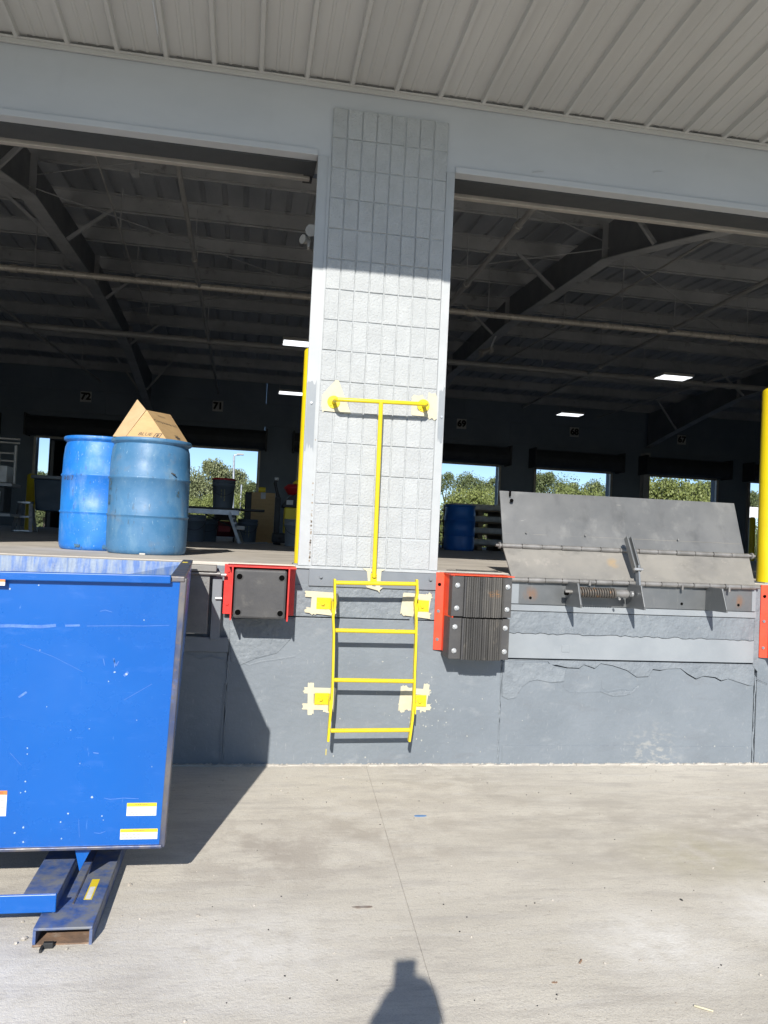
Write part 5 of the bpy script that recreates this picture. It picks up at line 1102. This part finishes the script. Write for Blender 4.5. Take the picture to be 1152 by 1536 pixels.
# lamp post & thin pole in door 71
b_ = aty(351, 760, 48); tpz = aty(354, 683, 48); t = thing('lamp_post', 'grey parking lot lamp post seen through door 71', 'lamp post', (b_.x, 48, 0))
raw('pole', MB().tube([(b_.x, 48, 0), (tpz.x-.12, 48, tpz.z)], [.10, .065], 10), m_alu, t); raw('lamp_arm', MB().tube([(tpz.x-.12, 48, tpz.z), (tpz.x+.25, 48, tpz.z+.05)], .04, 8), m_alu, t); raw('lamp_head', MB().box(tpz.x+.05, tpz.x+.50, 47.85, 48.15, tpz.z+.03, tpz.z+.13), m_steel, t, .02)
b_ = aty(359, 770, 52); z_ = aty(361, 727, 52).z; tag(raw('pole', MB().tube([(b_.x, 52, 0), (b_.x+.05, 52, z_)], .06, 8), m_alu), 'thin grey pole right of the lamp post in door 71', 'pole')
# white van in the lot
vx = aty(296, 775, 44).x; zt2 = aty(300, 768.5, 44).z; t = thing('parked_van', 'white parked van seen low through door 71', 'van', (vx-.6, 44, 0))
raw('van_body', MB().prism([(vx-4.2, .35), (vx+.6, .35), (vx+.65, .95), (vx+.5, 1.15), (vx-.15, 1.25), (vx-.65, zt2), (vx-4.1, zt2), (vx-4.25, 1.2)], 'y', 43.1, 44.9), m_whitev, t, .08)
raw('windscreen', MB().prism([(vx-.12, 1.24), (vx-.60, zt2-.06), (vx-.66, zt2-.06), (vx-.20, 1.2)], 'y', 43.25, 44.75), m_glass, t); raw('side_window', MB().box(vx-1.5, vx-.72, 43.08, 43.095, 1.15, zt2-.15), m_glass, t)
for x_ in (vx-3.4, vx-.2):
    for y_ in (43.1, 44.7): raw('wheel', MB().tube([(x_, y_, .33), (x_, y_+.2, .33)], .33, 18), m_black, t)
# white board in door 66
a = aty(1118, 760, 42); b = aty(1118, 776, 42); t = thing('notice_board', 'long white board on posts seen through door 66', 'board', (a.x+1.6, 42, 0))
raw('board', MB().box(a.x-.3, a.x+3.4, 42, 42.05, b.z, a.z), m_whitev, t)
for d_ in (.0, 1.6, 3.2): raw('post', MB().box(a.x-.1+d_, a.x+d_, 42.06, 42.16, 0, a.z), m_steel, t)

# ================================================================== LITTER
mb = MB(); rr = random.Random(15)
def stone(mb, x, y, r):
    vs_ = []; fs_ = []; a0 = rr.uniform(0, 6)
    for j, (rj, zj) in enumerate(((.8, 0), (1, .45), (.5, .9))):
        for k_ in range(5): a = a0+k_*1.2566; q = r*rj*rr.uniform(.75, 1.25); vs_.append((x+q*math.cos(a), y+q*math.sin(a), r*zj*rr.uniform(.8, 1.1)))
    for j in range(2):
        for k_ in range(5): fs_.append((j*5+k_, j*5+(k_+1) % 5, j*5+5+(k_+1) % 5, j*5+5+k_))
    fs_.append((10, 11, 12, 13, 14)); mb.add(vs_, fs_)
for i in range(170):
    x_ = rr.uniform(-1.6, 3.4); y_ = rr.uniform(-3.0, -.05)
    if -1.2 < x_ < -.85 and y_ < -.4: continue
    stone(mb, x_, y_, rr.choice([.003, .004, .004, .006]))
for (x_, y_) in ((1380/8, 0),): pass
for (px_, py_, r_) in ((195, 1328, .010), (210, 1379, .006), (36, 1409, .011), (24, 1416, .008), (34, 1383, .006), (1038, 1285, .004), (965, 1288, .005), (515, 1168, .006), (720, 1170, .006), (440, 1198, .004), (297, 1374, .007), (100, 1424, .006)):
    p = atz(px_, py_, 0); stone(mb, p.x, p.y, r_)
tag(raw('loose_stones', mb, mat('pale_stone', (.50, .47, .42), (.30, .27, .23), 30, .9), None), 'scattered small pale stones and crumbs on the concrete apron', 'stones', kind='stuff')
mb = MB(); rr = random.Random(16)
for i in range(120):
    x_ = rr.uniform(-.5, 3.4); y_ = rr.uniform(-3.0, -.05); stone(mb, x_, y_, rr.choice([.002, .003, .004]))
tag(raw('dark_crumbs', mb, m_black, None), 'scattered dark crumbs on the concrete apron', 'debris', kind='stuff')
def scrap(px_, py_, w_, h_, m, lab, name, rz=0, th=.002):
    p = atz(px_, py_, 0); rr = random.Random(px_); P = []
    for k_ in range(8): a = k_*math.pi/4+.4; P.append((p.x+w_/2*max(-1, min(1, 1.3*math.cos(a)))*rr.uniform(.85, 1.05), p.y+h_/2*max(-1, min(1, 1.3*math.sin(a)))*rr.uniform(.8, 1.05)))
    mb = MB(); mb.prism(P, 'z', .0005, th); tag(raw(name, mb, m), lab, 'debris')
scrap(630, 1224, .068, .028, mat('blue_tape', (.12, .25, .48), None, 3, .6), 'scrap of pale blue tape on the concrete near the ladder', 'tape_scrap')
scrap(543, 1361, .085, .022, mat('brown_scrap', (.22, .17, .14), (.30, .27, .24), 30, .8), 'flat brown strip of debris left of the slab joint', 'bark_scrap')
scrap(832, 1474, .022, .010, m_rust, 'small brown chip on the concrete at lower right', 'rust_chip')
scrap(1022, 1350, .012, .020, m_black, 'small black speck on the concrete right of centre', 'dark_chip')
for (px_, py_, a_, lab, m__, nm, L_) in ((872, 1444, .7, 'small curled brown leaf at lower right of the apron', m_rust, 'dry_leaf', .014), (1055, 1516, -.9, 'short pale twig near the bottom right of the apron', m_tape, 'twig', .03)):
    p = atz(px_, py_, 0); tag(raw(nm, MB().tube([(p.x-L_*math.cos(a_), p.y-L_*math.sin(a_), .004), (p.x, p.y, .008), (p.x+L_*math.cos(a_+.5), p.y+L_*math.sin(a_+.5), .004)], .0035, 6), m__), lab, 'leaf' if nm == 'dry_leaf' else 'twig')

# ================================================================== PHOTOGRAPHER (behind the camera; only the shadow is in the picture)
pt = thing('person', 'person in a dark shirt standing with both hands holding up a phone', 'person', (-.47, -5.62, 0))
bx, by = -.495, -5.56
J = {'pel': (bx, by, .95), 'sp': (bx, by, 1.12), 'ch': (bx, by, 1.30), 'nk': (bx, by+.02, 1.43), 'nk2': (bx, by+.04, 1.49),
     'hipL': (bx-.10, by, .90), 'knL': (bx-.12, by+.03, .50), 'anL': (bx-.13, by, .09), 'toL': (bx-.15, by+.17, .04),
     'hipR': (bx+.10, by, .90), 'knR': (bx+.12, by+.03, .50), 'anR': (bx+.13, by, .09), 'toR': (bx+.15, by+.17, .04),
     'shL': (bx-.17, by, 1.37), 'elL': (bx-.24, by+.10, 1.17), 'wrL': (bx-.10, by+.22, 1.45), 'shR': (bx+.17, by, 1.37), 'elR': (bx+.26, by+.10, 1.17), 'wrR': (bx+.12, by+.22, 1.45)}
Rr = {'pel': .145, 'sp': .13, 'ch': .145, 'nk': .06, 'nk2': .052, 'hipL': .095, 'hipR': .095, 'knL': .062, 'knR': .062, 'anL': .042, 'anR': .042, 'toL': .035, 'toR': .035, 'shL': .068, 'shR': .068, 'elL': .045, 'elR': .045, 'wrL': .036, 'wrR': .036}
E = [('pel', 'sp'), ('sp', 'ch'), ('ch', 'nk'), ('nk', 'nk2'), ('pel', 'hipL'), ('hipL', 'knL'), ('knL', 'anL'), ('anL', 'toL'), ('pel', 'hipR'), ('hipR', 'knR'), ('knR', 'anR'), ('anR', 'toR'), ('ch', 'shL'), ('shL', 'elL'), ('elL', 'wrL'), ('ch', 'shR'), ('shR', 'elR'), ('elR', 'wrR')]
def skinned(name, J, R_, E, m, parent, root, sub=2):
    ks = list(J); me = bpy.data.meshes.new(name); o0 = _origin[parent.name]
    me.from_pydata([Vector(J[k_])-o0 for k_ in ks], [(ks.index(a), ks.index(b)) for a, b in E], []); o = bpy.data.objects.new(name, me); COL.objects.link(o); o.parent = parent; me.materials.append(m)
    md = o.modifiers.new('skin', 'SKIN'); md.use_smooth_shade = True
    for i, k_ in enumerate(ks): me.skin_vertices[0].data[i].radius = (R_[k_], R_[k_]); me.skin_vertices[0].data[i].use_root = (k_ == root)
    s_ = o.modifiers.new('sub', 'SUBSURF'); s_.levels = sub; s_.render_levels = sub; return o
body = skinned('body', J, Rr, E, m_shirt, pt, 'pel')
mb = MB(); hc = Vector((bx, by+.055, 1.60)); vs_ = []; prof = []
for i in range(13):
    a = -math.pi/2+math.pi*i/12; prof.append((math.cos(a), math.sin(a)))
for r_, z_ in prof:
    for k_ in range(20):
        a = 2*math.pi*k_/20; y_ = math.sin(a); x_ = math.cos(a); w_ = .073*(1-.18*max(0, -z_)); dep = .093
        v = Vector((hc.x+w_*r_*x_, hc.y+dep*r_*y_, hc.z+.115*z_))
        if y_ > .8 and abs(x_) < .45 and -.35 < z_ < .15: v.y += .02*(1-abs(x_)*2)
        vs_.append(v)
mb.add(vs_, [(i*20+k_, i*20+(k_+1) % 20, (i+1)*20+(k_+1) % 20, (i+1)*20+k_) for i in range(12) for k_ in range(20)], True); hd_ = raw('head', mb, m_skin, pt)
for s_ in (-1, 1):
    raw('eye', MB().lathe([(.002, -.010), (.010, -.005), (.012, 0), (.010, .005), (.002, .010)], (hc.x+s_*.03, hc.y+.080, hc.z+.005), 10), m_flood, hd_)
    raw('ear', MB().lathe([(.004, -.03), (.012, -.015), (.014, .01), (.005, .03)], (hc.x+s_*.074, hc.y-.005, hc.z-.005), 8), m_skin, hd_)
raw('mouth', MB().box(hc.x-.022, hc.x+.022, hc.y+.076, hc.y+.086, hc.z-.055, hc.z-.047), m_maroon, hd_, .003)
mb = MB(); mb.add([Vector((hc.x+(v.x-hc.x)*1.08, hc.y-.012+(v.y-hc.y)*1.04, hc.z+.008+(v.z-hc.z)*1.06)) for v in vs_[20*5:]], [(i*20+k_, i*20+(k_+1) % 20, (i+1)*20+(k_+1) % 20, (i+1)*20+k_) for i in range(7) for k_ in range(20) if (7 <= k_ <= 19 or k_ in (0,) or i > 3) and not (2 <= k_ <= 8 and i < 3)], True); raw('hair', mb, m_hair, pt, fix=False)
# trousers: slightly larger skin over the legs
Jt = {k_: J[k_] for k_ in ('pel', 'hipL', 'knL', 'anL', 'hipR', 'knR', 'anR')}; Rt = {'pel': .155, 'hipL': .108, 'hipR': .108, 'knL': .075, 'knR': .075, 'anL': .06, 'anR': .06}
skinned('trousers', Jt, Rt, [e for e in E if e[0] in Jt and e[1] in Jt], m_trous, pt, 'pel')
for s_, an in ((-1, 'anL'), (1, 'anR')):
    x_ = J[an][0]; mb = MB(); mb.prism([(by-.07, 0), (by+.20, 0), (by+.20, .045), (by+.08, .09), (by-.06, .10)], 'x', x_-.045+s_*.01, x_+.045+s_*.01); raw('shoe', mb, m_black, pt, .02)
phc = Vector((-.485, -5.272, 1.585))
for s_, wr in ((-1, 'wrL'), (1, 'wrR')):
    w_ = Vector(J[wr]); palm = Vector((phc.x+s_*.050, phc.y-.020, 1.50))
    Jh = {'w': w_, 'p': w_.lerp(palm, .55), 'q': palm}; Rh = {'w': .034, 'p': .038, 'q': .032}; Eh = [('w', 'p'), ('p', 'q')]
    for i in range(4):
        z_ = 1.475+i*.020; L_ = (.055, .066, .070, .062)[i]
        Jh[f'a{i}'] = palm+Vector((s_*.004, .012, z_-1.50+.004)); Jh[f'b{i}'] = Vector((phc.x+s_*.050, phc.y+.012, z_+.004)); Jh[f'c{i}'] = Vector((phc.x+s_*(.050-L_*.35), phc.y+.014, z_+.008))
        for k_, v_ in (('a', .0095), ('b', .0085), ('c', .0075)): Rh[f'{k_}{i}'] = v_
        Eh += [('q', f'a{i}'), (f'a{i}', f'b{i}'), (f'b{i}', f'c{i}')]
    Jh['t0'] = w_.lerp(palm, .7)+Vector((-s_*.02, -.01, .005)); Jh['t1'] = Vector((phc.x+s_*.030, phc.y-.018, 1.515)); Jh['t2'] = Vector((phc.x+s_*.018, phc.y-.016, 1.54)); Rh.update(t0=.012, t1=.010, t2=.009); Eh += [('p', 't0'), ('t0', 't1'), ('t1', 't2')]
    skinned('hand', Jh, Rh, Eh, m_skin, pt, 'p', 1)
ph = thing('phone', 'black phone held upright in both hands of the photographer', 'phone', (phc.x, phc.y, 1.515))
raw('phone_body', MB().box(phc.x-.040, phc.x+.040, phc.y-.004, phc.y+.004, 1.505, 1.66), m_black, ph, .003)
raw('phone_screen', MB().box(phc.x-.036, phc.x+.036, phc.y-.0052, phc.y-.0042, 1.512, 1.653), m_glass, ph)
raw('camera_lens', MB().tube([(CAM.x-.012, phc.y+.004, 1.645), (CAM.x-.012, phc.y+.007, 1.645)], .010, 12), m_glass, ph)
